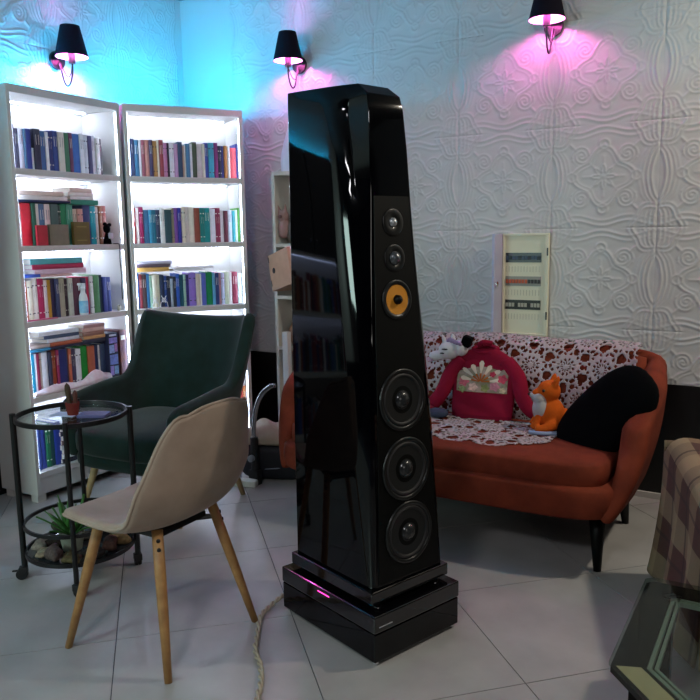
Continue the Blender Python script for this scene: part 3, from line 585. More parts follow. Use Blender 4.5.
for z, r, h in ((1.25, .022, 'tweeter_dome_grey'), (1.36, .015, 'tweeter_dome_bright')):
    M = driver_M(z)
    tw = G().lathe([(.043, 0), (.043, .002), (.040, .003), (r+.006, .003), (r+.001, .001)], 32, M, cap=False).build('tweeter', mat('tweeter_plate', '0c0d0e', .3), spk, smooth=True)
    G().lathe([(r, .0015), (r*.85, r*.5), (r*.45, r*.75), (.0, r*.85)], 24, M, cap=False).build('dome', mat(h, '55585c' if r > .02 else 'a8acb0', .25, metal=.5), tw, smooth=True)

# ---------------------------------------------------------------- cable of the loudspeaker, power strip
pts = [(-1.535, 2.09, .02), (-1.545, 2.03, .007), (-1.53, 1.95, .007), (-1.47, 1.85, .007), (-1.41, 1.76, .007), (-1.345, 1.70, .007), (-1.29, 1.63, .007), (-1.245, 1.55, .007), (-1.19, 1.45, .007)]
def spline(pts, n=8):
    P = [Vector(p) for p in pts]; out = []
    for i in range(len(P)-1):
        a, b, c, d = P[max(i-1, 0)], P[i], P[i+1], P[min(i+2, len(P)-1)]
        for k in range(n):
            t = k/n; out.append(.5*((2*b)+(c-a)*t+(2*a-5*b+4*c-d)*t*t+(3*b-a-3*c+d)*t**3))
    return out+[P[-1]]
sp = spline(pts, 14); g = G()
for ph in (0, PI):
    q = []
    for i, p in enumerate(sp):
        a = i*.55+ph; t = (sp[min(i+1, len(sp)-1)]-sp[max(i-1, 0)]).normalized(); s_ = t.cross(Vector((0, 0, 1))).normalized()
        q.append(p+s_*math.cos(a)*.0048+Vector((0, 0, 1))*(math.sin(a)*.005+.005))
    g.tube(q, .0048, 8)
tag(g.build('cable', mat('beige_cable', 'a89c88', .6, noise=.15, scale=80), smooth=True), 'thick twisted beige cable running from the pedestal towards the camera', 'cable')
ps = empty('power_strip', (-2.60, 3.02, 0), math.radians(15), 'short white power strip on the floor beside the black bag', 'power strip')
G().box(-.05, -.03, 0, .20, .03, .034).build('housing', mat('white_plastic', 'd8dcd4', .4), ps, bevel=.006)
for k in range(4): G().lathe([(.019, .0), (.019, .0355), (.016, .0355), (.016, .0345)], 16, Matrix.Translation((-.02+k*.052, 0, 0))).build('socket', mat('socket_grey', '9a9c98', .5), ps, smooth=True)
tag(G().tube(spline([(-2.41, 3.07, .012), (-2.35, 3.05, .005), (-2.26, 3.02, .005), (-2.20, 3.06, .005), (-2.20, 3.2, .005)]), .004, 8).build('power_cord', mat('white_plastic', 'd8dcd4', .4), parent=ps, smooth=True)); ps.children[-1].matrix_parent_inverse = ps.matrix_basis.inverted()

# ---------------------------------------------------------------- pale velvet shell chair (faces -x)
ch = empty('dining_chair', (-1.757, 1.708, 0), math.radians(0), 'beige-grey velvet shell chair on four wooden legs, in front at the left', 'chair')
prof = [(-.205, .436), (-.190, .455), (-.155, .456), (-.10, .450), (0, .440), (.09, .440), (.155, .462), (.20, .51), (.235, .58), (.252, .66), (.268, .74), (.276, .795), (.278, .824)]
wid = [.175, .205, .222, .232, .238, .242, .246, .248, .246, .218, .192, .160, .118]
cup = [.0, .006, .012, .018, .026, .036, .048, .058, .060, .052, .040, .026, .014]
def prf(v, A):
    f = v*(len(A)-1); i = min(int(f), len(A)-2); t = f-i
    a, b, c, d = A[max(i-1, 0)], A[i], A[i+1], A[min(i+2, len(A)-1)]
    f_ = lambda a, b, c, d: .5*(2*b+(c-a)*t+(2*a-5*b+4*c-d)*t*t+(3*b-a-3*c+d)*t**3)
    return tuple(f_(*q) for q in zip(a, b, c, d)) if isinstance(b, tuple) else f_(a, b, c, d)
def chair_fn(u, v):
    s = 2*u-1; x, z = prf(v, prof); w_ = prf(v, wid); c = prf(v, cup)
    e = 1e-2; x2, z2 = prf(min(1, v+e), prof); x1, z1 = prf(max(0, v-e), prof); tx, tz = x2-x1, z2-z1; l = math.hypot(tx, tz)+1e-9
    nx, nz = -tz/l, tx/l            # towards the sitter
    k = abs(s)**2.6
    top = max(0, v-.93)/.07
    return (x+nx*c*k*1.0, s*w_*(1-.0*k), z+nz*c*k-.02*top*abs(s)**3)
G().shell(chair_fn, 25, 37, .030).build('seat_shell', M_beige, ch, smooth=True, sub=1)
# piping along the rim
rim = [chair_fn(0, v/36) for v in range(37)]+[chair_fn(u/24, 1) for u in range(1, 25)]+[chair_fn(1, 1-v/36) for v in range(1, 37)]+[chair_fn(1-u/24, 0) for u in range(1, 24)]
c0 = Vector((0, 0, .55))
G().tube([Vector(p)+(Vector(p)-c0).normalized()*.008 for p in rim], .005, 6, closed=True).build('piping', M_beige, ch, smooth=True)
feet = [(-.215, -.216), (.215, -.203), (.218, .217), (-.215, .204)]
for fx, fy in feet:
    tx, ty = fx*.56, fy*.60
    pts = [(tx+(fx-tx)*t, ty+(fy-ty)*t, .435*(1-t)) for t in (0, .3, .6, 1)]
    l = G().tube(pts, [.0175, .0175, .0155, .0115], 14).build('leg', M_wood, ch, smooth=True)
    d = Vector((fx-tx, fy-ty, 0)).normalized()
    for zt in (.06, .12):
        p = Vector((tx+(fx-tx)*zt, ty+(fy-ty)*zt, .435*(1-zt)))
        for sg in (1,):
            Mx = Matrix.Translation(p) @ d.to_track_quat('Z', 'Y').to_matrix().to_4x4()
            G().lathe([(.0065, .012), (.0065, .0195), (.004, .0205)], 12, Mx).build('bolt', M_black, l, smooth=True)
g = G(); g.tube([(feet[0][0]*.6, feet[0][1]*.64, .395), (feet[2][0]*.6, feet[2][1]*.64, .395)], .009, 8).tube([(feet[1][0]*.6, feet[1][1]*.64, .395), (feet[3][0]*.6, feet[3][1]*.64, .395)], .009, 8)
g.box(-.11, -.11, .400, .11, .11, .418)
g.build('underframe', M_black, ch)

# ---------------------------------------------------------------- green wing armchair (faces -y)
ac = empty('armchair', (-2.675, 2.66, 0), math.radians(4), 'dark green velvet wingback armchair with tapered wooden legs before the bookcases', 'armchair')
def arm_fn(u, v):
    t = 2*u-1; a = abs(t); sgn = 1 if t >= 0 else -1
    if a < .52:
        ang = a/.52*PI/2; x = .315*math.sin(ang)**.85; y = .10+.20*math.cos(ang)**.7
    else:
        q = (a-.52)/.48; x = .315+.012*math.sin(q*PI); y = .10-.40*q
    # top height along the path
    if a < .40: zt = .895+.035*(a/.40)**2
    elif a < .53:
        q = (a-.40)/.13; zt = .93-(.93-.60)*(q*q*(3-2*q))
    else: zt = .60-.045*((a-.53)/.47)**1.2
    zb = .285+.02*a
    z = zb+(zt-zb)*v
    f = max(0, (z-.42))
    lean = .22*f*(1 if a < .5 else max(0, 1-(a-.5)/.12))
    flare = 1+.34*max(0, z-.45)*(1 if a > .2 else a/.2)+(-.10*(1-v)**2)
    if a > .93: z -= .03*((a-.93)/.07)**2*v
    return (sgn*x*flare, y+lean-.02*(a > .5)*(a-.5), z)
G().shell(arm_fn, 61, 17, .062).build('shell', M_green, ac, smooth=True, sub=1)
def sup(c, r, p=.5, nu=32, nv=16): return G().ell(c, r, nu, nv, p=p)
sup((0, -.045, .37), (.30, .31, .075), .42).build('seat_cushion', M_green, ac, smooth=True)
sup((0, -.015, .285), (.315, .325, .045), .4).build('seat_base', M_green, ac, smooth=True)
for sx in (-1, 1):
    for sy in (-1, 1):
        G().tube([(sx*.235, sy*.20+.0, .27), (sx*.30, sy*.255, .0)], [.021, .012], 14).build('leg', mat('pale_wood', 'b09468', .5, noise=.15, scale=30), ac, smooth=True)

# ---------------------------------------------------------------- round trolley table
CX, CY, CR = -2.385, 1.90, .205
tr = empty('trolley_table', (CX, CY, 0), 0, 'round black metal two-level trolley table on castors with a glass top', 'side table')
def ringmesh(z0, z1, R, t=.008): return G().lathe([(R, z0), (R, z1), (R-t, z1), (R-t, z0)], 64, closed=True)
ringmesh(.642, .660, CR+.004).build('top_rim', M_black, tr, auto=40)
G().lathe([(0, .640), (CR-.004, .640), (CR-.004, .646), (0, .646)], 64, cap=False).build('glass_top', glass_mat('clear_glass', (.86, .9, .92)), tr, auto=40)
ringmesh(.224, .238, CR+.002).build('gallery_rail', M_black, tr, auto=40)
ringmesh(.110, .126, CR+.002).build('tray_rim', M_black, tr, auto=40)
G().lathe([(0, .112), (CR-.005, .112), (CR-.005, .118), (0, .118)], 64, cap=False).build('tray_mirror', mat('tray_glass', '30363c', .08, coat=.6), tr, auto=40)
for k, a in enumerate((225, 315, 45, 135)):
    a = math.radians(a-.5); x, y = (CR+.010)*math.cos(a), (CR+.010)*math.sin(a)
    l = G().tube([(x, y, .055), (x, y, .668)], .0115 if k in (0, 2) else .0095, 12).build('post', M_black, tr, auto=40)
    dx, dy = math.cos(a+.9*k), math.sin(a+.9*k)
    M = Matrix.Translation((x+dx*.012, y+dy*.012, .0225)) @ rotz(a+.9*k) @ Matrix.Rotation(PI/2, 4, 'X')
    w_ = G().lathe([(.004, -.013), (.021, -.012), (.0225, -.008), (.0225, -.003), (.016, -.002), (.016, .002), (.0225, .003), (.0225, .008), (.021, .012), (.004, .013)], 20, M).build('castor_wheel', M_rubber, l, smooth=False, auto=50)
    G().box(-.010, -.0155, .024, .022, .0155, .052, Matrix.Translation((x, y, 0)) @ rotz(a+.9*k)).box(.020, -.006, .034, .048, .006, .040, Matrix.Translation((x, y, 0)) @ rotz(a+.9*k)).build('castor_fork', M_rubber, l, bevel=.003)
# cactus in a pot
cp = empty('cactus_pot', (CX+.002, CY+.004, .646), 0, 'small terracotta pot with two finger cacti on the round glass top', 'potted plant')
G().lathe([(0, 0), (.020, 0), (.027, .050), (.027, .052), (.023, .052), (.022, .046), (0, .046)], 20, cap=False).build('pot', mat('terracotta', '6a2c26', .8, noise=.1), cp, auto=40)
def cactus(x, y, h, r, lean):
    g = G(); n = 16; vs = []; N = 9
    for i in range(N):
        t = i/(N-1); rr = r*(math.sin(PI*min(1, .25+.75*t) if t > .6 else PI/2)*.98 if t > .6 else .8+.3*t)
        if t > .6: rr = r*.98*math.sqrt(max(0, 1-((t-.6)/.4)**2.2))+.0004
        for k in range(n): vs.append((x+lean*t*h+rr*(1+.12*(k % 2))*math.cos(2*PI*k/n), y+rr*(1+.12*(k % 2))*math.sin(2*PI*k/n), .046+h*t))
    fs = [(i*n+k, i*n+(k+1) % n, (i+1)*n+(k+1) % n, (i+1)*n+k) for i in range(N-1) for k in range(n)]+[tuple((N-1)*n+k for k in range(n))]
    return g.add(vs, fs)
cactus(-.010, -.004, .082, .0105, -.12).build('cactus_stem', mat('cactus_a', '4a3c30', .9, noise=.2, scale=200), cp, smooth=True)
cactus(.013, .004, .055, .0085, .02).build('cactus_stem', mat('cactus_b', '5a3a34', .9, noise=.2, scale=200), cp, smooth=True)
# papers / phone on the glass
o = G().box(-.05, -.035, 0, .05, .035, .003).build('card', mat('pale_card', 'b8c4dc', .5), bevel=.001, loc=(CX-.03, CY-.005, .6465), rz=.35); tag(o, 'pale blue card lying by the cactus on the round glass top', 'card')
o = G().box(-.055, -.035, 0, .055, .035, .012).build('notebook', mat('violet_cover', '4c4a78', .5), bevel=.002, loc=(CX+.09, CY+.03, .6465), rz=.5); tag(o, 'small violet notebook lying right of the cactus on the glass top', 'notebook')
# plant with pointed leaves in a white pot on the lower tray
pp = empty('potted_succulent', (CX+.005, CY-.045, .118), 0, 'spiky green succulent in a pale pot on the lower trolley tray', 'potted plant')
G().lathe([(0, 0), (.036, 0), (.048, .066), (.048, .07), (.043, .07), (.041, .062), (0, .062)], 24, cap=False).build('pot', mat('stone_pot', '8c9484', .8, noise=.15, scale=30), pp, auto=40)
for k in range(26):
    a = k*2.399; el = .62+.75*(k/26); L = .12+.05*random.random(); wv = .013
    d = Vector((math.cos(a)*math.cos(el), math.sin(a)*math.cos(el), math.sin(el))); s_ = Vector((-math.sin(a), math.cos(a), 0)); n_ = d.cross(s_)
    base = Vector((math.cos(a)*.012, math.sin(a)*.012, .062)); vs = []
    for i in range(5):
        t = i/4; ww = wv*(math.sin(PI*(.18+.80*t)))+.0003; c = base+d*L*t-Vector((0, 0, 1))*.035*t*t*math.cos(el)
        vs += [c-s_*ww, c+n_*(-.004), c+s_*ww, c+n_*.003]
    fs = [(i*4+j, i*4+(j+1) % 4, i*4+4+(j+1) % 4, i*4+4+j) for i in range(4) for j in range(4)]+[(0, 1, 2, 3)]
    G().add(vs, fs).build('leaf', mat('leaf_green', '3a7030', .55, noise=.3, scale=40), pp, smooth=True)
# driftwood and stones on the tray
stone_spots = [(-.13, -.05), (-.09, -.12), (-.15, .03), (-.03, -.14), (-.06, -.06), (.035, -.155), (.10, -.13), (.155, -.07), (.155, .01), (-.11, .09), (-.02, .13), (.09, .12), (-.03, .03), (.135, .08)]
looks = ['large grey-brown flat', 'pale mottled', 'small olive grey', 'light sandy', 'dark brown', 'pinkish grey', 'yellowish', 'dark knotted', 'reddish brown', 'bluish grey', 'buff', 'charcoal', 'speckled', 'tan']
cl = ['4c4844', '827a70', '44483a', '8c806c', '2c2420', '584c48', '544c34', '201c1a', '46302a', '50565c', '6c6250', '222220', '5c5c56', '6c583c']
for k, (x, y) in enumerate(stone_spots):
    g = G().ell((0, 0, 0), (.044+.014*random.random(), .024+.010*random.random(), .015+.007*(k % 3)), 14, 10)
    ph = random.random()*6
    g.v = [(a*(1+.28*math.sin(80*b+ph)), b*(1+.28*math.sin(100*a+ph)), c*(1+.12*math.sin(80*a+70*b))) for a, b, c in g.v]
    mz = -min(v[2] for v in g.v)
    o = g.build('stone', mat('stone_'+cl[k], cl[k], .8, noise=.35, scale=90, bump=.5), smooth=True, loc=(CX+x, CY+y, .1182+mz), rz=random.random()*3)
    tag(o, f'{looks[k]} stone among the driftwood on the lower trolley tray', 'stone', 'decorative stones on the trolley tray')
# ---------------------------------------------------------------- sofa
SX, SW = -1.30, .93            # centre x, half width at the top
sf = empty('sofa', (SX, 0, 0), 0, 'rust orange velvet two-seat sofa with curved shell sides and thin black legs', 'sofa')
def sofa_fn(u, v):
    t = 2*u-1; a = abs(t); sg = 1 if t >= 0 else -1
    # plan at the foot (b) and at the top (c)
    if a < .62:
        q = a/.62; xb = .70*min(1, q/.93)**1.0*(1) if q < .8 else None
        ang = q*PI/2
        xb = .74*math.sin(ang)**.62; yb = 3.42+.13*math.cos(ang)**.6
        xc = .805*math.sin(ang)**.60; yc = 3.46+.24*math.cos(ang)**.6
    else:
        q = (a-.62)/.38
        xb = .74-.0*q; yb = 3.42-.60*q
        xc = .805+.028*math.sin(q*PI*.8)-.02*q*q; yc = 3.46-.47*q
    zb = .235
    if a < .50: zt = .765-.012*(a/.5)**2
    elif a < .68: zt = .753-.020*((a-.50)/.18)**1.5
    else: zt = .733-.135*((a-.68)/.32)**1.15
    k = v**.85
    x = xb+(xc-xb)*k; y = yb+(yc-yb)*v; z = zb+(zt-zb)*v
    x += .022*math.sin(PI*v)*(a > .4)
    if a > .90: z -= .05*((a-.90)/.10)**2*v
    return (sg*x, y, z)
G().shell(sofa_fn, 81, 17, lambda u, v: .085+.035*v*min(1, max(0, (abs(2*u-1)-.6)/.2))-.03*(1-v)*min(1, max(0, (abs(2*u-1)-.8)/.2))).build('shell', M_rust, sf, smooth=True, sub=1)
sup((0, 3.08, .295), (.775, .315, .075), .28, 40, 16).build('seat_base', M_rust, sf, smooth=True)
sup((0, 3.10, .395), (.735, .310, .060), .26, 48, 16).build('seat_cushion', M_rust, sf, smooth=True)
def backc(u, v):
    x = (2*u-1)*.75; z = .42+.335*v; y = 3.44+.10*v-.04*math.sin(PI*v)+.10*(-(abs(2*u-1))**6)
    return (x, y, z)
G().shell(backc, 41, 13, .07).build('back_cushion', M_rust, sf, smooth=True)
for x in (-.69, .70):
    G().tube([(x*.985, 2.935, .24), (x*1.01, 2.89, 0)], [.036, .015], 12).build('leg', M_satin, sf, smooth=True)
    G().tube([(x*.985, 3.42, .24), (x*1.01, 3.46, 0)], [.036, .015], 12).build('leg', M_satin, sf, smooth=True)
G().box(-.70, 2.90, .20, .70, 3.42, .235).build('underframe', M_satin, sf, bevel=.008)

# lace: a real mesh with its holes cut out
def lace(name, pos, nu, nv, su, sv, label, edgefn=None, seed=3):
    """pos(a,b): a,b in metres on the cloth"""
    rng = np.random.RandomState(seed)
    P_ = .165                        # motif pitch
    holes = []
    for j in range(-1, int(sv/(P_*.87))+2):
        for i in range(-1, int(su/P_)+2):
            cx_, cy_ = (i+.5*(j % 2))*P_+rng.uniform(-.008, .008), j*P_*.87+rng.uniform(-.008, .008)
            for k in range(12):       # petals of the rosette
                a = 2*PI*k/12; holes.append((cx_+.020*math.cos(a), cy_+.020*math.sin(a), .0034, .0066, a))
                if k % 1 == 0: holes.append((cx_+.036*math.cos(a+.26), cy_+.036*math.sin(a+.26), .0050, .0072, a+.26))
            for k in range(6):        # big openings between rosettes
                a = 2*PI*k/6+PI/6; q = .095
                holes.append((cx_+q*math.cos(a)*.98, cy_+q*math.sin(a)*.98, .0165*rng.uniform(.7, 1.2), .022*rng.uniform(.8, 1.25), a+rng.uniform(-.5, .5)))
            for k in range(6):
                a = 2*PI*k/6; q = .074
                holes.append((cx_+q*math.cos(a), cy_+q*math.sin(a), .009*rng.uniform(.7, 1.3), .013, a+PI/2))
                for s_ in (-1, 1): holes.append((cx_+.064*math.cos(a+.3*s_), cy_+.064*math.sin(a+.3*s_), .006, .008, a))
    aa, bb = np.meshgrid((np.arange(nu)+.5)/nu*su, (np.arange(nv)+.5)/nv*sv)
    keep = np.ones_like(aa, bool)
    for hx, hy, ra, rb, an in holes:
        if hx < -.03 or hy < -.03 or hx > su+.03 or hy > sv+.03: continue
        i0, i1 = max(0, int((hx-.025)/su*nu)), min(nu, int((hx+.025)/su*nu)+1); j0, j1 = max(0, int((hy-.025)/sv*nv)), min(nv, int((hy+.025)/sv*nv)+1)
        if i0 >= i1 or j0 >= j1: continue
        dx = aa[j0:j1, i0:i1]-hx; dy = bb[j0:j1, i0:i1]-hy; c, s_ = math.cos(an), math.sin(an)
        keep[j0:j1, i0:i1] &= (((dx*c+dy*s_)/rb)**2+((-dx*s_+dy*c)/ra)**2) > 1
    if edgefn is not None: keep &= edgefn(aa, bb)
    vs = [pos(i/nu*su, j/nv*sv) for j in range(nv+1) for i in range(nu+1)]
    fs = [(j*(nu+1)+i, j*(nu+1)+i+1, (j+1)*(nu+1)+i+1, (j+1)*(nu+1)+i) for j in range(nv) for i in range(nu) if keep[j, i]]
    used_ = sorted({k for f in fs for k in f}); mp = {k: n for n, k in enumerate(used_)}
    g = G().add([vs[k] for k in used_], [tuple(mp[k] for k in f) for f in fs])
    me = g.mesh(name, True, False); me.materials.append(mat('crochet_white', 'aca2a4', .9, bump=.5, bscale=900))
    o = bpy.data.objects.new(name, me); col.objects.link(o)
    md = o.modifiers.new('solid', 'SOLIDIFY'); md.thickness = .0022; md.offset = 0
    tag(o, label, 'lace cover'); return o
def back_pos(a, b):
    # b: 0 at the lower front edge, up over the back and a little behind
    x = SX-.74+a; xr = (x-SX)/.75
    H_ = .40
    if b < H_-.03:
        v = b/(H_-.03); z = .435+.350*v; y = 3.385+.115*v-.04*math.sin(PI*v)-.10*abs(xr)**6
    else:
        q = (b-(H_-.03))/.16; ang = q*PI*.9
        yt = 3.5-.10*abs(xr)**6; z = .785+.036*math.sin(min(ang, PI/2)*1.0)-(.0 if ang < PI/2 else .03*(ang-PI/2)); y = yt+.20*q
    return (x, y+.004*math.sin(31*a)*math.sin(27*b), z+.006*math.sin(9*a+1)*(b > .3))
lace('lace_back_cover', back_pos, 330, 116, 1.48, .52, 'white crochet lace cover draped over the back of the rust sofa')
def seat_pos(a, b):
    x = SX-.66+a; y = 2.865+b
    z = .4605-.0*a
    ex = max(0, (2.95-y)/.12); z -= .02*ex*ex
    return (x, y, z+.0015*math.sin(40*a)*math.sin(33*b))
def seat_edge(aa, bb):
    f = .052-.040*np.abs(np.sin(aa*PI/.165))**.6*1.0
    f2 = np.where(aa > .98, (aa-.98)*.9, 0)
    return (bb > f+f2) & (aa < 1.13)
lace('lace_seat_runner', seat_pos, 260, 100, 1.18, .44, 'white crochet lace runner with a scalloped edge on the sofa seat', seat_edge, 5)

# black round cushion leaning in the right corner
cu = sup((0, 0, 0), (.205, .065, .205), .75, 40, 20).build('cushion', M_dark, smooth=True); tag(cu, 'plump black cushion leaning in the right corner of the sofa', 'cushion')
cu.matrix_world = Matrix.Translation((-.63, 3.12, .57)) @ rotz(math.radians(-22)) @ Matrix.Rotation(math.radians(-16), 4, 'X') @ Matrix.Rotation(math.radians(-50), 4, 'Y') @ Matrix.Diagonal((1.22, .9, .68, 1))

# ---------------------------------------------------------------- child's crimson sweatshirt laid against the lace
M_crim = mat('crimson_knit', '84102e', .85, bump=.3, bscale=500, noise=.12, scale=12)
sw = empty('sweatshirt', (-1.232, 3.30, .462), math.radians(4), "child's crimson printed sweatshirt propped up on the lace-covered sofa", 'sweatshirt')
LEAN = .16
def torso(u, v):
    a = 2*PI*u; z = .315*v
    hw = .125+.006*math.sin(PI*v)
    if v > .78: hw = .131-(.131-.052)*((v-.78)/.22)**1.6
    th = .040*(1-.35*v)
    c, s = math.cos(a), math.sin(a)
    x = hw*abs(c)**.75*(1 if c > 0 else -1); y = -th*abs(s)**.8*(1 if s > 0 else -1)
    y += .004*math.sin(18*z*3+x*30)
    return (x, y+LEAN*z, z)
G().grid(torso, 41, 25).build('torso', M_crim, sw, smooth=True)
def sleeve(pts, rr): return G().tube(spline(pts, 6), [rr[0]+(rr[1]-rr[0])*i/((len(pts)-1)*6) for i in range((len(pts)-1)*6+1)], 16)
sleeve([(-.088, .035, .265), (-.135, .02, .20), (-.165, -.01, .11), (-.205, -.02, .045)], (.033, .030)).build('sleeve', M_crim, sw, smooth=True)
sleeve([(.088, .035, .265), (.14, .02, .20), (.165, -.0, .11), (.205, -.01, .05), (.265, -.01, .034)], (.033, .029)).build('sleeve', M_crim, sw, smooth=True)
G().ell((-.225, -.02, .038), (.032, .022, .022)).build('cuff', mat('coral_cuff', 'b83a50', .8), sw, smooth=True)
G().tube([(.05*math.cos(a), .052+.028*math.sin(a), .312+.012*math.sin(a)) for a in [k*PI/10 for k in range(20)]], .010, 8, closed=True).build('neckline', M_crim, sw, smooth=True)
G().tube(spline([(-.02, .03, .33), (.0, .01, .35), (.03, .03, .345)]), .012, 8).build('hood_fold', M_crim, sw, smooth=True)
# print: follows the torso front, slightly proud
def front(x, z, off=.0025):
    v = z/.315; hw = .125+.006*math.sin(PI*v)
    if v > .78: hw = .131-(.131-.052)*((v-.78)/.22)**1.6
    th = .040*(1-.35*v); q = min(.98, abs(x)/hw)
    s = (1-q**(2/.75))**.5; return Vector((x, -th*s**.8-off+LEAN*z+.004*math.sin(18*z*3+x*30), z))
def patch(name, pts, m, off=.0028, thick=.001, parent=sw, n=6):
    """polygon in (x,z) on the shirt front as a fan grid"""
    cx_ = sum(p[0] for p in pts)/len(pts); cz_ = sum(p[1] for p in pts)/len(pts); vs = [front(cx_, cz_, off)]; k = len(pts)
    for r_ in (1/3, 2/3, 1):
        for x, z in pts: vs.append(front(cx_+(x-cx_)*r_, cz_+(z-cz_)*r_, off))
    fs = [(0, 1+i, 1+(i+1) % k) for i in range(k)]
    for r_ in (0, 1): fs += [(1+r_*k+i, 1+r_*k+(i+1) % k, 1+(r_+1)*k+(i+1) % k, 1+(r_+1)*k+i) for i in range(k)]
    o = G().add(vs, fs).build(name, m, parent, smooth=True)
    return o
M_pr = mat('print_ground', 'b89a98', .8, c2='7a7a58', scale=42)
rect = [(-.105+.21*i/8, .12) for i in range(9)]+[(.105, .12+.12*i/4) for i in range(1, 5)]+[(.105-.21*i/8, .238-.9*abs(.105-.21*i/8)**1.5) for i in range(1, 9)]+[(-.105, .21-.09*i/4) for i in range(1, 4)]
pr = patch('print', rect, M_pr, .0028)
for k in range(7):
    a = math.radians(8+k*27); L0, L1, wd = .022, .085+.010*(k % 2), .0105
    d = (math.cos(a), math.sin(a)); n_ = (-d[1], d[0]); cx_, cz_ = -.005, .168
    pts = [(cx_+d[0]*L0, cz_+d[1]*L0)] + [(cx_+d[0]*(L0+(L1-L0)*t)+n_[0]*wd*s_, cz_+d[1]*(L0+(L1-L0)*t)+n_[1]*wd*s_) for t, s_ in ((.6, -.7), (.85, -1), (1, -.4), (1, .4), (.85, 1), (.6, .7))]
    patch('petal', pts, mat('petal_cream', 'd8c4b4', .8), .0046, parent=pr)
    patch('ray', [(cx_+d[0]*.004-n_[0]*.002, cz_+d[1]*.004-n_[1]*.002), (cx_+d[0]*.040-n_[0]*.004, cz_+d[1]*.040-n_[1]*.004), (cx_+d[0]*.040+n_[0]*.004, cz_+d[1]*.040+n_[1]*.004), (cx_+d[0]*.004+n_[0]*.002, cz_+d[1]*.004+n_[1]*.002)], mat('ray_orange', 'b8602c', .8), .0056, parent=pr)
for k, (x, z, r_, h) in enumerate([(-.075, .165, .020, 'c06070'), (-.035, .142, .018, 'd8b0a8'), (.015, .140, .017, '8a8a58'), (.055, .150, .020, 'c88090'), (.085, .185, .018, 'c04860'), (-.08, .130, .014, '98a070'), (.088, .135, .013, 'd8c0a0'), (.045, .205, .012, 'a03048')]):
    patch('flower', [(x+r_*(1+.2*math.cos(5*a))*math.cos(a), z+r_*(1+.2*math.cos(5*a))*math.sin(a)) for a in [i*PI/10 for i in range(20)]], mat('fl_'+h, h, .8, noise=.3, scale=90), .0040+.0003*k, parent=pr)
# hem ribbing
G().grid(lambda u, v: tuple(Vector(torso(u, .0))*1+Vector((0, 0, -.004+.02*v))+Vector((0, -.003*math.sin(2*PI*u) , 0))), 41, 3).build('hem', mat('crimson_dark', '7a0e2c', .85), sw, smooth=True)

def remesh(o, vox):
    md = o.modifiers.new('remesh', 'REMESH'); md.mode = 'VOXEL'; md.voxel_size = vox; md.use_smooth_shade = True
    s_ = o.modifiers.new('smooth', 'SMOOTH'); s_.factor = .6; s_.iterations = 4
    return o
def R3(x, y, z, rx=0, ry=0, rz_=0): return Matrix.Translation((x, y, z)) @ Matrix.Rotation(rz_, 4, 'Z') @ Matrix.Rotation(ry, 4, 'Y') @ Matrix.Rotation(rx, 4, 'X')
# white plush horse lying over the left shoulder of the shirt
M_pw = mat('plush_white', 'd0ccd2', .95, bump=.5, bscale=400)
un = empty('plush_horse', (-1.400, 3.31, .772), math.radians(8), 'white plush horse with closed lashes and black hat above the sweatshirt', 'plush toy')
g = G().ell((0, 0, 0), (.058, .045, .046), 20, 14, R3(0, 0, 0, 0, -.25)).ell((-.062, -.006, -.030), (.042, .026, .024), 16, 12, R3(0, 0, 0, 0, 0)).ell((.055, .0, .012), (.035, .038, .040), 16, 12)
g.tube([(-.02, -.01, .03), (-.03, -.01, .062), (-.036, -.01, .078)], [.012, .009, .002], 10).tube([(.015, .02, .03), (.008, .022, .065), (.006, .022, .078)], [.013, .010, .002], 10)
remesh(g.build('head', M_pw, un), .004)
for p, r_ in (((-.014, -.043, .008), (.016, .003, .0045)), ((-.026, -.039, -.012), (.014, .003, .004))):
    G().ell(p, r_, 12, 8, None).build('eyelash', mat('ink', '14141c', .5), un, smooth=True)
G().box(-.022, -.030, -.020, .022, .030, .030, R3(.082, .0, .040, 0, .35)).build('hat', M_dark, un, bevel=.006)
for k in range(5): G().ell((0, 0, 0), (.013, .010, .018), 10, 8, R3(.0+.014*k, -.012-.004*k, .046-.003*k, .3*k, .5)).build('mane_tuft', mat('mane_lilac', '9a86a8', .95), un, smooth=True)
G().ell((-.096, -.010, -.048), (.018, .018, .012)).build('snout', mat('plush_pink', 'c8a0b4', .95), un, smooth=True)
# orange and white plush fox, seen from its side
M_or = mat('plush_orange', 'c85a18', .95, bump=.5, bscale=400, noise=.1)
fx = empty('plush_fox', (-.885, 3.215, .463), math.radians(18), 'small sitting orange plush fox with a white chest on the sofa seat', 'plush toy')
g = G().ell((.0, 0, .058), (.050, .044, .058), 20, 14).ell((.045, .012, .038), (.042, .040, .036), 16, 12)
g.ell((-.005, .0, .135), (.040, .038, .038), 20, 14).ell((-.038, -.004, .128), (.024, .020, .016), 14, 10)
g.tube([(.012, -.020, .155), (.022, -.024, .182), (.026, -.025, .193)], [.013, .009, .002], 10).tube([(.006, .022, .157), (.014, .026, .184), (.017, .027, .194)], [.013, .009, .002], 10)
g.tube([(-.03, -.024, .07), (-.045, -.028, .03), (-.060, -.030, .010)], [.014, .013, .011], 10).tube([(-.025, .024, .07), (-.045, .028, .03), (-.060, .030, .010)], [.014, .013, .011], 10)
g.tube([(.02, -.04, .03), (-.02, -.05, .014), (-.05, -.052, .012)], [.020, .016, .012], 10).tube([(.06, .02, .03), (.10, .03, .035), (.12, .03, .07), (.115, .028, .10)], [.018, .024, .020, .004], 12)
remesh(g.build('body', M_or, fx), .004)
remesh(G().ell((-.030, -.008, .075), (.030, .034, .046), 18, 12).ell((-.035, -.008, .112), (.026, .030, .022), 18, 12).ell((-.058, -.005, .120), (.014, .013, .010), 12, 8).build('white_chest', mat('plush_chest', 'b0aeae', .95), fx), .004)
G().ell((-.071, -.005, .124), (.005, .005, .004)).build('nose', mat('ink', '14141c', .5), fx, smooth=True)
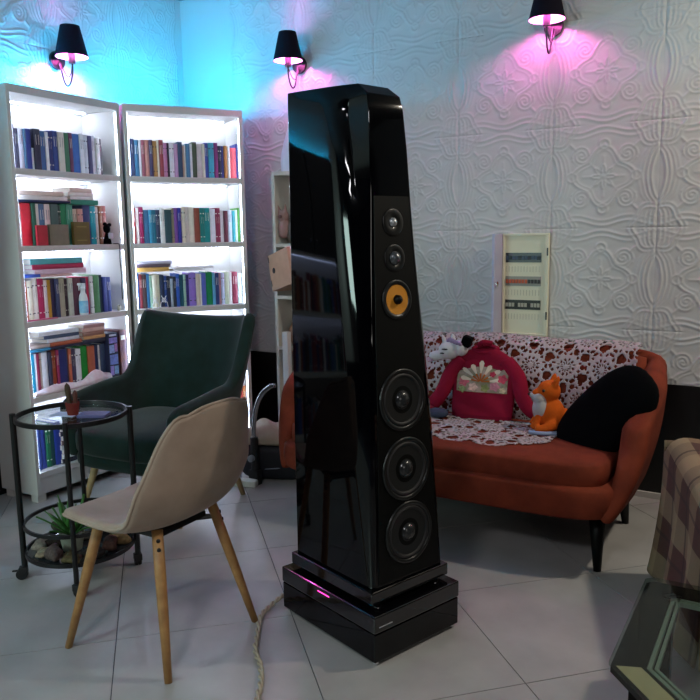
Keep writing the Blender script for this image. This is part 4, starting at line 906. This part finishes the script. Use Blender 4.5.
G().ell((-.024, -.034, .142), (.005, .003, .005)).build('eye', mat('ink', '14141c', .3), fx, smooth=True)
G().tube(spline([(.06, -.05, .004), (-.02, -.075, .004), (-.07, -.06, .004)]), .007, 8).build('blue_ribbon', mat('pale_blue_ribbon', '90a0c0', .8), fx, smooth=True)
fx.scale = (1.28,)*3; sw.scale = (1.16, 1, 1.02)
o = G().ell((0, 0, .022), (.050, .030, .022), 16, 10, p=.8).build('toy_shoe', mat('slate_cloth', '3c4458', .8), smooth=True, loc=(-1.412, 3.20, .463)); tag(o, 'small slate grey soft shoe by the left sleeve of the sweatshirt', 'shoe')

# ---------------------------------------------------------------- wall lamps
M_shade = mat('shade_black', '14101c', .9, bump=.3, bscale=400); M_shin = mat('shade_lining', 'e8d8e4', .6)
def wall_lamp(loc, rz, label):
    """origin: plate centre on the wall, room towards -y"""
    t = empty('wall_lamp', loc, rz, label, 'wall lamp', 'black pleated wall lamps with pink bulbs')
    M = Matrix.Rotation(PI/2, 4, 'X')
    G().lathe([(.0, 0), (.048, 0), (.050, .006), (.046, .016), (.012, .022), (0, .022)], 28, M, cap=False).build('wall_plate', M_black, t, auto=40)
    y = -.125
    G().tube(spline([(0, -.02, -.01), (.0, -.035, -.05), (.0, -.055, -.115), (.0, -.078, -.140), (.0, -.105, -.125), (.0, y, -.07), (0, y, -.010)], 6), .0048, 10).build('arm', M_black, t, smooth=True)
    G().tube(spline([(.010, -.02, -.012), (.012, -.045, -.06), (.010, -.075, -.092), (.006, -.105, -.075), (0, y, -.03)], 6), .0024, 8).build('cord', M_rubber, t, smooth=True)
    G().lathe([(.0, -.03), (.017, -.03), (.020, .012), (.017, .03), (0, .03)], 20, Matrix.Translation((0, y, 0)), cap=False).build('lamp_holder', M_black, t, auto=40)
    G().lathe([(.086, .0), (.050, .158), (.0485, .158), (.0845, .0)], 40, Matrix.Translation((0, y, .004)), closed=True).build('lamp_shade', M_shade, t, auto=40)
    G().lathe([(.0842, .001), (.0482, .157)], 40, Matrix.Translation((0, y, .004)), cap=False).build('shade_lining', M_shin, t, smooth=True)
    G().lathe([(.0, .02), (.012, .022), (.014, .025), (.024, .034), (.027, .050), (.022, .066), (.010, .074), (0, .076)], 20, Matrix.Translation((0, y, 0)), cap=False).build('bulb', M_bulb, t, smooth=True)
    g = G()
    for k in range(3): a = 2*PI*k/3; g.tube([(0, y, .062), (.074*math.cos(a), y+.074*math.sin(a), .045)], .0018, 6)
    g.build('shade_carrier', M_black, t)
wall_lamp((XL+.012, 2.875, 2.285), PI/2, 'black wall lamp above the left lit bookcase, in cyan light')
wall_lamp((-2.605, YB-.012, 2.325), 0, 'black wall lamp straight behind the top of the loudspeaker')
wall_lamp((-1.095, YB-.012, 2.325), 0, 'black wall lamp at the top edge over the electrical cabinet')

# ---------------------------------------------------------------- electrical cabinet
ec = empty('fuse_box', (-1.333, YB-.010, .785), 0, 'open white electrical fuse box with three breaker rows set in the embossed wall', 'fuse box')
M_cr = mat('cream_metal', 'e2e0c6', .5)
G().box(0, -.022, 0, .245, .0, .012).box(0, -.022, .523, .245, 0, .535).box(0, -.022, .012, .010, 0, .523).box(.228, -.022, .012, .245, 0, .523).build('frame', M_cr, ec, bevel=.001, seg=1)
G().box(.010, -.012, .012, .228, -.002, .523).build('cover_plate', M_cr, ec)
brk = [('1c2430', '3a5068'), ('8a8a80', 'c05a38'), ('20221e', 'b0b0a0')]
for r_, z in enumerate((.385, .262, .138)):
    w_ = G().box(.016, -.014, z, .206, -.012, z+.050).build('breaker_window', mat('win_'+brk[r_][0], brk[r_][0], .3), ec)
    for k in range(11):
        x = .019+k*.017
        h = brk[r_][1] if (r_ != 1 or k < 7) else '303030'
        if r_ == 0 and k % 3 == 1: h = '1c2c38'
        if r_ == 2 and k % 4 == 3: h = '202420'
        G().box(x, -.018, z+.014, x+.013, -.014, z+.034).build('breaker', mat('brk_'+h, h, .5), w_)
for z0 in (.335, .212, .085):
    for k in range(12): G().box(.018+k*.016, -.0128, z0, .0195+k*.016, -.0118, z0+.030).build('slot', mat('slot_grey', '9a9884', .7), ec)
G().box(.236, -.024, .09, .243, -.020, .13).box(.236, -.024, .42, .243, -.020, .46).build('hinge', M_black, ec)
dr = G().box(-.016, -.140, .0, -.002, -.010, .535).build('door', mat('lilac_white_metal', 'b4b4cc', .45), ec, bevel=.002)
G().lathe([(0, 0), (.014, 0), (.014, .010), (0, .012)], 16, Matrix.Translation((-.002, -.115, .275)) @ Matrix.Rotation(PI/2, 4, 'Y'), cap=False).box(.006, -.135, .262, .012, -.115, .268).build('lock', M_chrome, dr, auto=40)

# ---------------------------------------------------------------- shelf unit with boxes behind the loudspeaker
su = empty('open_shelf', (-2.70, 3.68, 0), 0, 'narrow pale open shelf unit half hidden behind the loudspeaker', 'shelf')
M_pw2 = mat('pale_shelf', 'c4beb4', .6)
G().box(0, 0, 0, .02, .185, 1.70).build('side_panel', M_pw2, su); G().box(.58, 0, 0, .60, .185, 1.70).build('side_panel', M_pw2, su)
G().box(.02, .17, 0, .58, .185, 1.70).build('back_panel', M_pw2, su)
for z in (.02, .64, .95, 1.26, 1.68): G().box(.02, 0, z, .58, .17, z+.02).build('shelf', M_pw2, su)
def box3(name, c, s, rz_, m, label, cat, grp=None):
    o = G().box(-s[0]/2, -s[1]/2, 0, s[0]/2, s[1]/2, s[2]).build(name, m, bevel=.003, loc=c, rz=rz_); return tag(o, label, cat, grp)
M_card = mat('cardboard', 'b08c74', .8, noise=.08, scale=20)
o = empty('cardboard_box', (-2.655, 3.73, .972), math.radians(0), 'tilted brown cardboard box with a black hole beside the loudspeaker', 'box')
o.rotation_euler = (0, math.radians(-14), math.radians(-25)); o.location = (-2.625, 3.69, 1.0)
G().box(0, -.09, 0, .24, .08, .215).build('carton', M_card, o, bevel=.003)
G().lathe([(0, 0), (.017, 0), (.017, .001), (0, .001)], 18, Matrix.Translation((.055, -.0905, .115)) @ Matrix.Rotation(PI/2, 4, 'X')).build('hand_hole', M_rubber, o)
for z in (.03, .17): G().box(.004, -.0912, z, .012, -.09, z+.035).build('tape_mark', M_rubber, o)
pig = empty('plush_pig', (-2.655, 3.74, 1.28), 0, 'small dusty pink plush animal on the shelf above the cardboard box', 'plush toy')
remesh(G().ell((0, 0, .09), (.045, .045, .06)).ell((0, -.01, .165), (.035, .035, .035)).tube([(-.02, -.02, .19), (-.03, -.03, .235)], [.014, .004]).tube([(.02, -.02, .19), (.03, -.03, .235)], [.014, .004]).build('body', mat('dusty_pink', '9a7874', .95), pig), .005)
G().ell((0, -.045, .16), (.014, .008, .010)).build('snout', mat('dusty_pink_dark', '6c4c4c', .9), pig, smooth=True)
for z, h, lb in ((.662, '8c6040', 'brown glazed jar on the shelf below the cardboard box'), (1.282, '5c4c44', 'dark brown jar on an upper board of the open shelf behind the loudspeaker')):
    o = G().lathe([(0, 0), (.035, 0), (.055, .05), (.055, .10), (.030, .15), (.032, .165), (0, .165)], 20, cap=False).build('jar', mat('jar_'+h, h, .35), smooth=True, loc=(-2.60, 3.77, z)); tag(o, lb, 'jar')
def bag_fn(u, v):
    a = 2*PI*u; r_ = (.085+.01*math.sin(5*a+6*v))*(1-.55*v**2)
    return (r_*math.cos(a), r_*.75*math.sin(a), .02*math.sin(3*a)*v+.27*v)
o = G().grid(bag_fn, 33, 12).build('paper_bag', mat('white_paper', 'd0d4e0', .7), smooth=True, loc=(-2.59, 3.77, 1.7005)); tag(o, 'crumpled white paper bag on top of the narrow open shelf', 'bag')

# ---------------------------------------------------------------- black bag with beige blanket, curved chrome tube
bg = empty('tote_bag', (-2.42, 3.29, 0), math.radians(20), 'black soft bag on the floor between the bookcase and the sofa', 'bag')
sup((0, 0, .105), (.20, .13, .105), .45).build('body', mat('bag_black', '10131c', .6, bump=.3), bg, smooth=True)
G().tube([(.19*math.cos(a)*1.03, .125*math.sin(a)*1.03, .075+.02*math.cos(a)) for a in [k*PI/16 for k in range(32)]], .004, 6, closed=True).build('zip', mat('zip_grey', '8890a0', .4, metal=.4), bg, smooth=True)
def fold(u, v):
    x = (u-.5)*.40; y = (v-.5)*.25
    e = (1-abs(2*u-1)**5)*(1-abs(2*v-1)**5)
    return (x, y, .213+.075*e+.014*math.sin(17*u+5*v)*e)
o = G().shell(fold, 33, 21, .022).build('blanket', mat('beige_blanket', 'b0a490', .9, noise=.12, scale=12, bump=.5), smooth=True, loc=(-2.42, 3.29, 0), rz=math.radians(20)); tag(o, 'folded beige blanket lying on top of the black bag', 'blanket')
vc = empty('chrome_tube', (-2.44, 3.10, 0), 0, 'curved chrome hose tube standing in a black clamp before the bag', 'tube')
G().tube(spline([(0, 0, .20), (.0, 0, .30), (.02, .0, .42), (.06, .0, .50), (.115, .0, .545), (.15, 0, .555)], 8), .012, 12).build('tube', mat('dull_chrome', 'a8a8b0', .25, metal=.8), vc, smooth=True)
G().tube([(0, 0, .07), (0, 0, .26)], .021, 14).box(-.03, -.02, 0, .03, .02, .08).build('clamp', M_rubber, vc, bevel=.003)
G().lathe([(0, 0), (.018, 0), (.018, .02), (0, .024)], 18, Matrix.Translation((0, -.021, .15)) @ Matrix.Rotation(PI/2, 4, 'X'), cap=False).build('knob', mat('knob_grey', '8a9098', .4), vc, auto=40)
o = G().box(-.02, -.02, 0, .02, .02, .19).build('white_post', M_white, bevel=.004, loc=(-2.60, 3.64, .58)); o.location = (-2.592, 3.64, 0)
o.scale = (1, 1, 4.0); tag(o, 'slim white post right in front of the narrow open shelf', 'post')

# ---------------------------------------------------------------- plaid-covered armchair at the right edge
pc = empty('covered_armchair', (-.36, 2.93, 0), math.radians(-73), 'low armchair draped with a brown and cream plaid throw at the right edge', 'armchair')
# local x runs from the far corner to the near corner, y into the chair
L_, D_ = .66, .72
m = bpy.data.materials.new('plaid'); m.use_nodes = True; nt = m.node_tree; b = nt.nodes['Principled BSDF']; b.inputs['Roughness'].default_value = .95
uvn = nt.nodes.new('ShaderNodeUVMap'); sep = nt.nodes.new('ShaderNodeSeparateXYZ'); nt.links.new(uvn.outputs[0], sep.inputs[0])
def stripe(axis, mul, thr, off=0):
    a = nt.nodes.new('ShaderNodeMath'); a.operation = 'MULTIPLY_ADD'; a.inputs[1].default_value = mul; a.inputs[2].default_value = off; nt.links.new(sep.outputs[axis], a.inputs[0])
    f = nt.nodes.new('ShaderNodeMath'); f.operation = 'FRACT'; nt.links.new(a.outputs[0], f.inputs[0])
    l = nt.nodes.new('ShaderNodeMath'); l.operation = 'LESS_THAN'; l.inputs[1].default_value = thr; nt.links.new(f.outputs[0], l.inputs[0]); return l.outputs[0]
def mixc(fac, a, bcol, f_=1.0):
    x = nt.nodes.new('ShaderNodeMix'); x.data_type = 'RGBA'
    mm = nt.nodes.new('ShaderNodeMath'); mm.operation = 'MULTIPLY'; mm.inputs[1].default_value = f_; nt.links.new(fac, mm.inputs[0]); nt.links.new(mm.outputs[0], x.inputs[0])
    if hasattr(a, 'links'): nt.links.new(a, x.inputs[6])
    else: x.inputs[6].default_value = a
    x.inputs[7].default_value = bcol; return x.outputs[2]
c = mixc(stripe(0, 4.2, .45), lin('452a22'), lin('8c7456'), .5)
c = mixc(stripe(1, 4.2, .42), c, lin('9c8c6c'), .38)
c = mixc(stripe(0, 4.2, .06, .2), c, lin('2e1c1a'), .7); c = mixc(stripe(1, 4.2, .06, .3), c, lin('30201c'), .6)
nt.links.new(c, b.inputs['Base Color']); MC['plaid'] = m
def throw(u, v):
    # path of v: hem on the camera-left side, up, over the top
    s = v*1.30; x = -.02+(L_+.04)*u
    x0 = x
    hgt = .575-.03*u
    if s < .46: y = -.012-.020*math.sin(9*u*PI*.6)*(1-s/.46)-.03*(1-s/.46)**2; z = hgt-.06-.46+s
    elif s < .58: a = (s-.46)/.12*PI/2; y = .06-.07*math.cos(a); z = hgt-.06+.06*math.sin(a)
    else: y = .06+(s-.58); z = hgt-.02*math.sin((s-.58)*5)
    e = min(u, 1-u)/.09
    if e < 1: z -= .05*(1-math.sqrt(max(0, 1-(1-e)**2))) if s > .46 else 0
    return (x0, y, max(z, .045))
g = G().grid(throw, 44, 70)
th = g.build('throw_side', MC['plaid'], pc, smooth=True)
uvl = th.data.uv_layers.new(name='UVMap')
for lp in th.data.loops:
    i = lp.vertex_index; uvl.data[lp.index].uv = ((i % 44)/43*.70, (i//44)/69*1.30)
md = th.modifiers.new('solid', 'SOLIDIFY'); md.thickness = .006
th.name = 'throw'
def throw_end(u, v, far):
    y = -.012+.72*u; s = .50*v; x = (-.022-.02*(1-v)-.012*math.sin(14*u)*(1-v)) if far else (L_+.022+.02*(1-v)+.012*math.sin(12*u)*(1-v))
    return (x, y, max(.05, (.575-(0 if far else .03)-.05)-.46+s-.02))
for far in (1, 0):
    e = G().grid(lambda u, v: throw_end(u, v, far), 30, 20).build('throw_end', MC['plaid'], pc, smooth=True)
    uvl = e.data.uv_layers.new(name='UVMap')
    for lp in e.data.loops:
        i = lp.vertex_index; uvl.data[lp.index].uv = ((i % 30)/29*.72+.1, (i//30)/19*.50)
    e.modifiers.new('solid', 'SOLIDIFY').thickness = .006
G().box(.0, .02, .10, L_, D_, .515).build('body', M_dark, pc, bevel=.04, seg=3)
for x in (.04, L_-.04):
    for y in (.06, D_-.05): G().tube([(x, y, .11), (x+.015*(1 if x > .3 else -1), y, 0)], [.020, .012], 12).build('leg', M_satin, pc, smooth=True)

# ---------------------------------------------------------------- glass coffee table, lower right corner
poly = [(-.324, 1.749), (-.322, 2.25), (-.30, 2.272), (.62, 2.272), (.62, 1.28), (.096, 1.28)]
ct = empty('coffee_table', (0, 0, 0), 0, 'low dark-framed glass coffee table with cut corners in the lower right corner', 'table')
def inset(poly, d):
    n = len(poly); A = sum(poly[k][0]*poly[(k+1) % n][1]-poly[(k+1) % n][0]*poly[k][1] for k in range(n)); s_ = 1 if A > 0 else -1; out = []
    for i in range(n):
        p0, p1, p2 = Vector(poly[i-1]), Vector(poly[i]), Vector(poly[(i+1) % n]); a = (p1-p0).normalized(); b_ = (p2-p1).normalized()
        n1 = Vector((-a.y, a.x))*s_; n2 = Vector((-b_.y, b_.x))*s_; bis = (n1+n2).normalized(); out.append(tuple(p1+bis*d/max(.3, bis.dot(n1))))
    return out
G().prism(poly, .290, .300).build('glass_top', glass_mat('smoked_glass', (.76, .82, .77)), ct)
def rail(name, i, d0, d1, z0, z1, m):
    a, b_ = inset(poly, d0), inset(poly, d1); j = (i+1) % len(poly)
    return G().prism([a[i], a[j], b_[j], b_[i]], z0, z1).build(name, m, ct)
M_apron = mat('dark_apron', '060705', .3, spec=.2)
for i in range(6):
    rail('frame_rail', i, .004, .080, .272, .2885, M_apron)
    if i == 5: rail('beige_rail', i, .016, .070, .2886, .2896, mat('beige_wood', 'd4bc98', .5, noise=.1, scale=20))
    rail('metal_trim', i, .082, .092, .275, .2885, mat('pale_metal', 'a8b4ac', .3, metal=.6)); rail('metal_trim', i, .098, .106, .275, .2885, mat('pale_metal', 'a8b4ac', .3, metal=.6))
for (x, y) in ((.55, 2.17), (.55, 1.34), (.12, 1.36), (-.26, 2.20), (-.255, 1.79)): G().box(x-.025, y-.025, 0, x+.025, y+.025, .272).build('leg', M_apron, ct, bevel=.003)
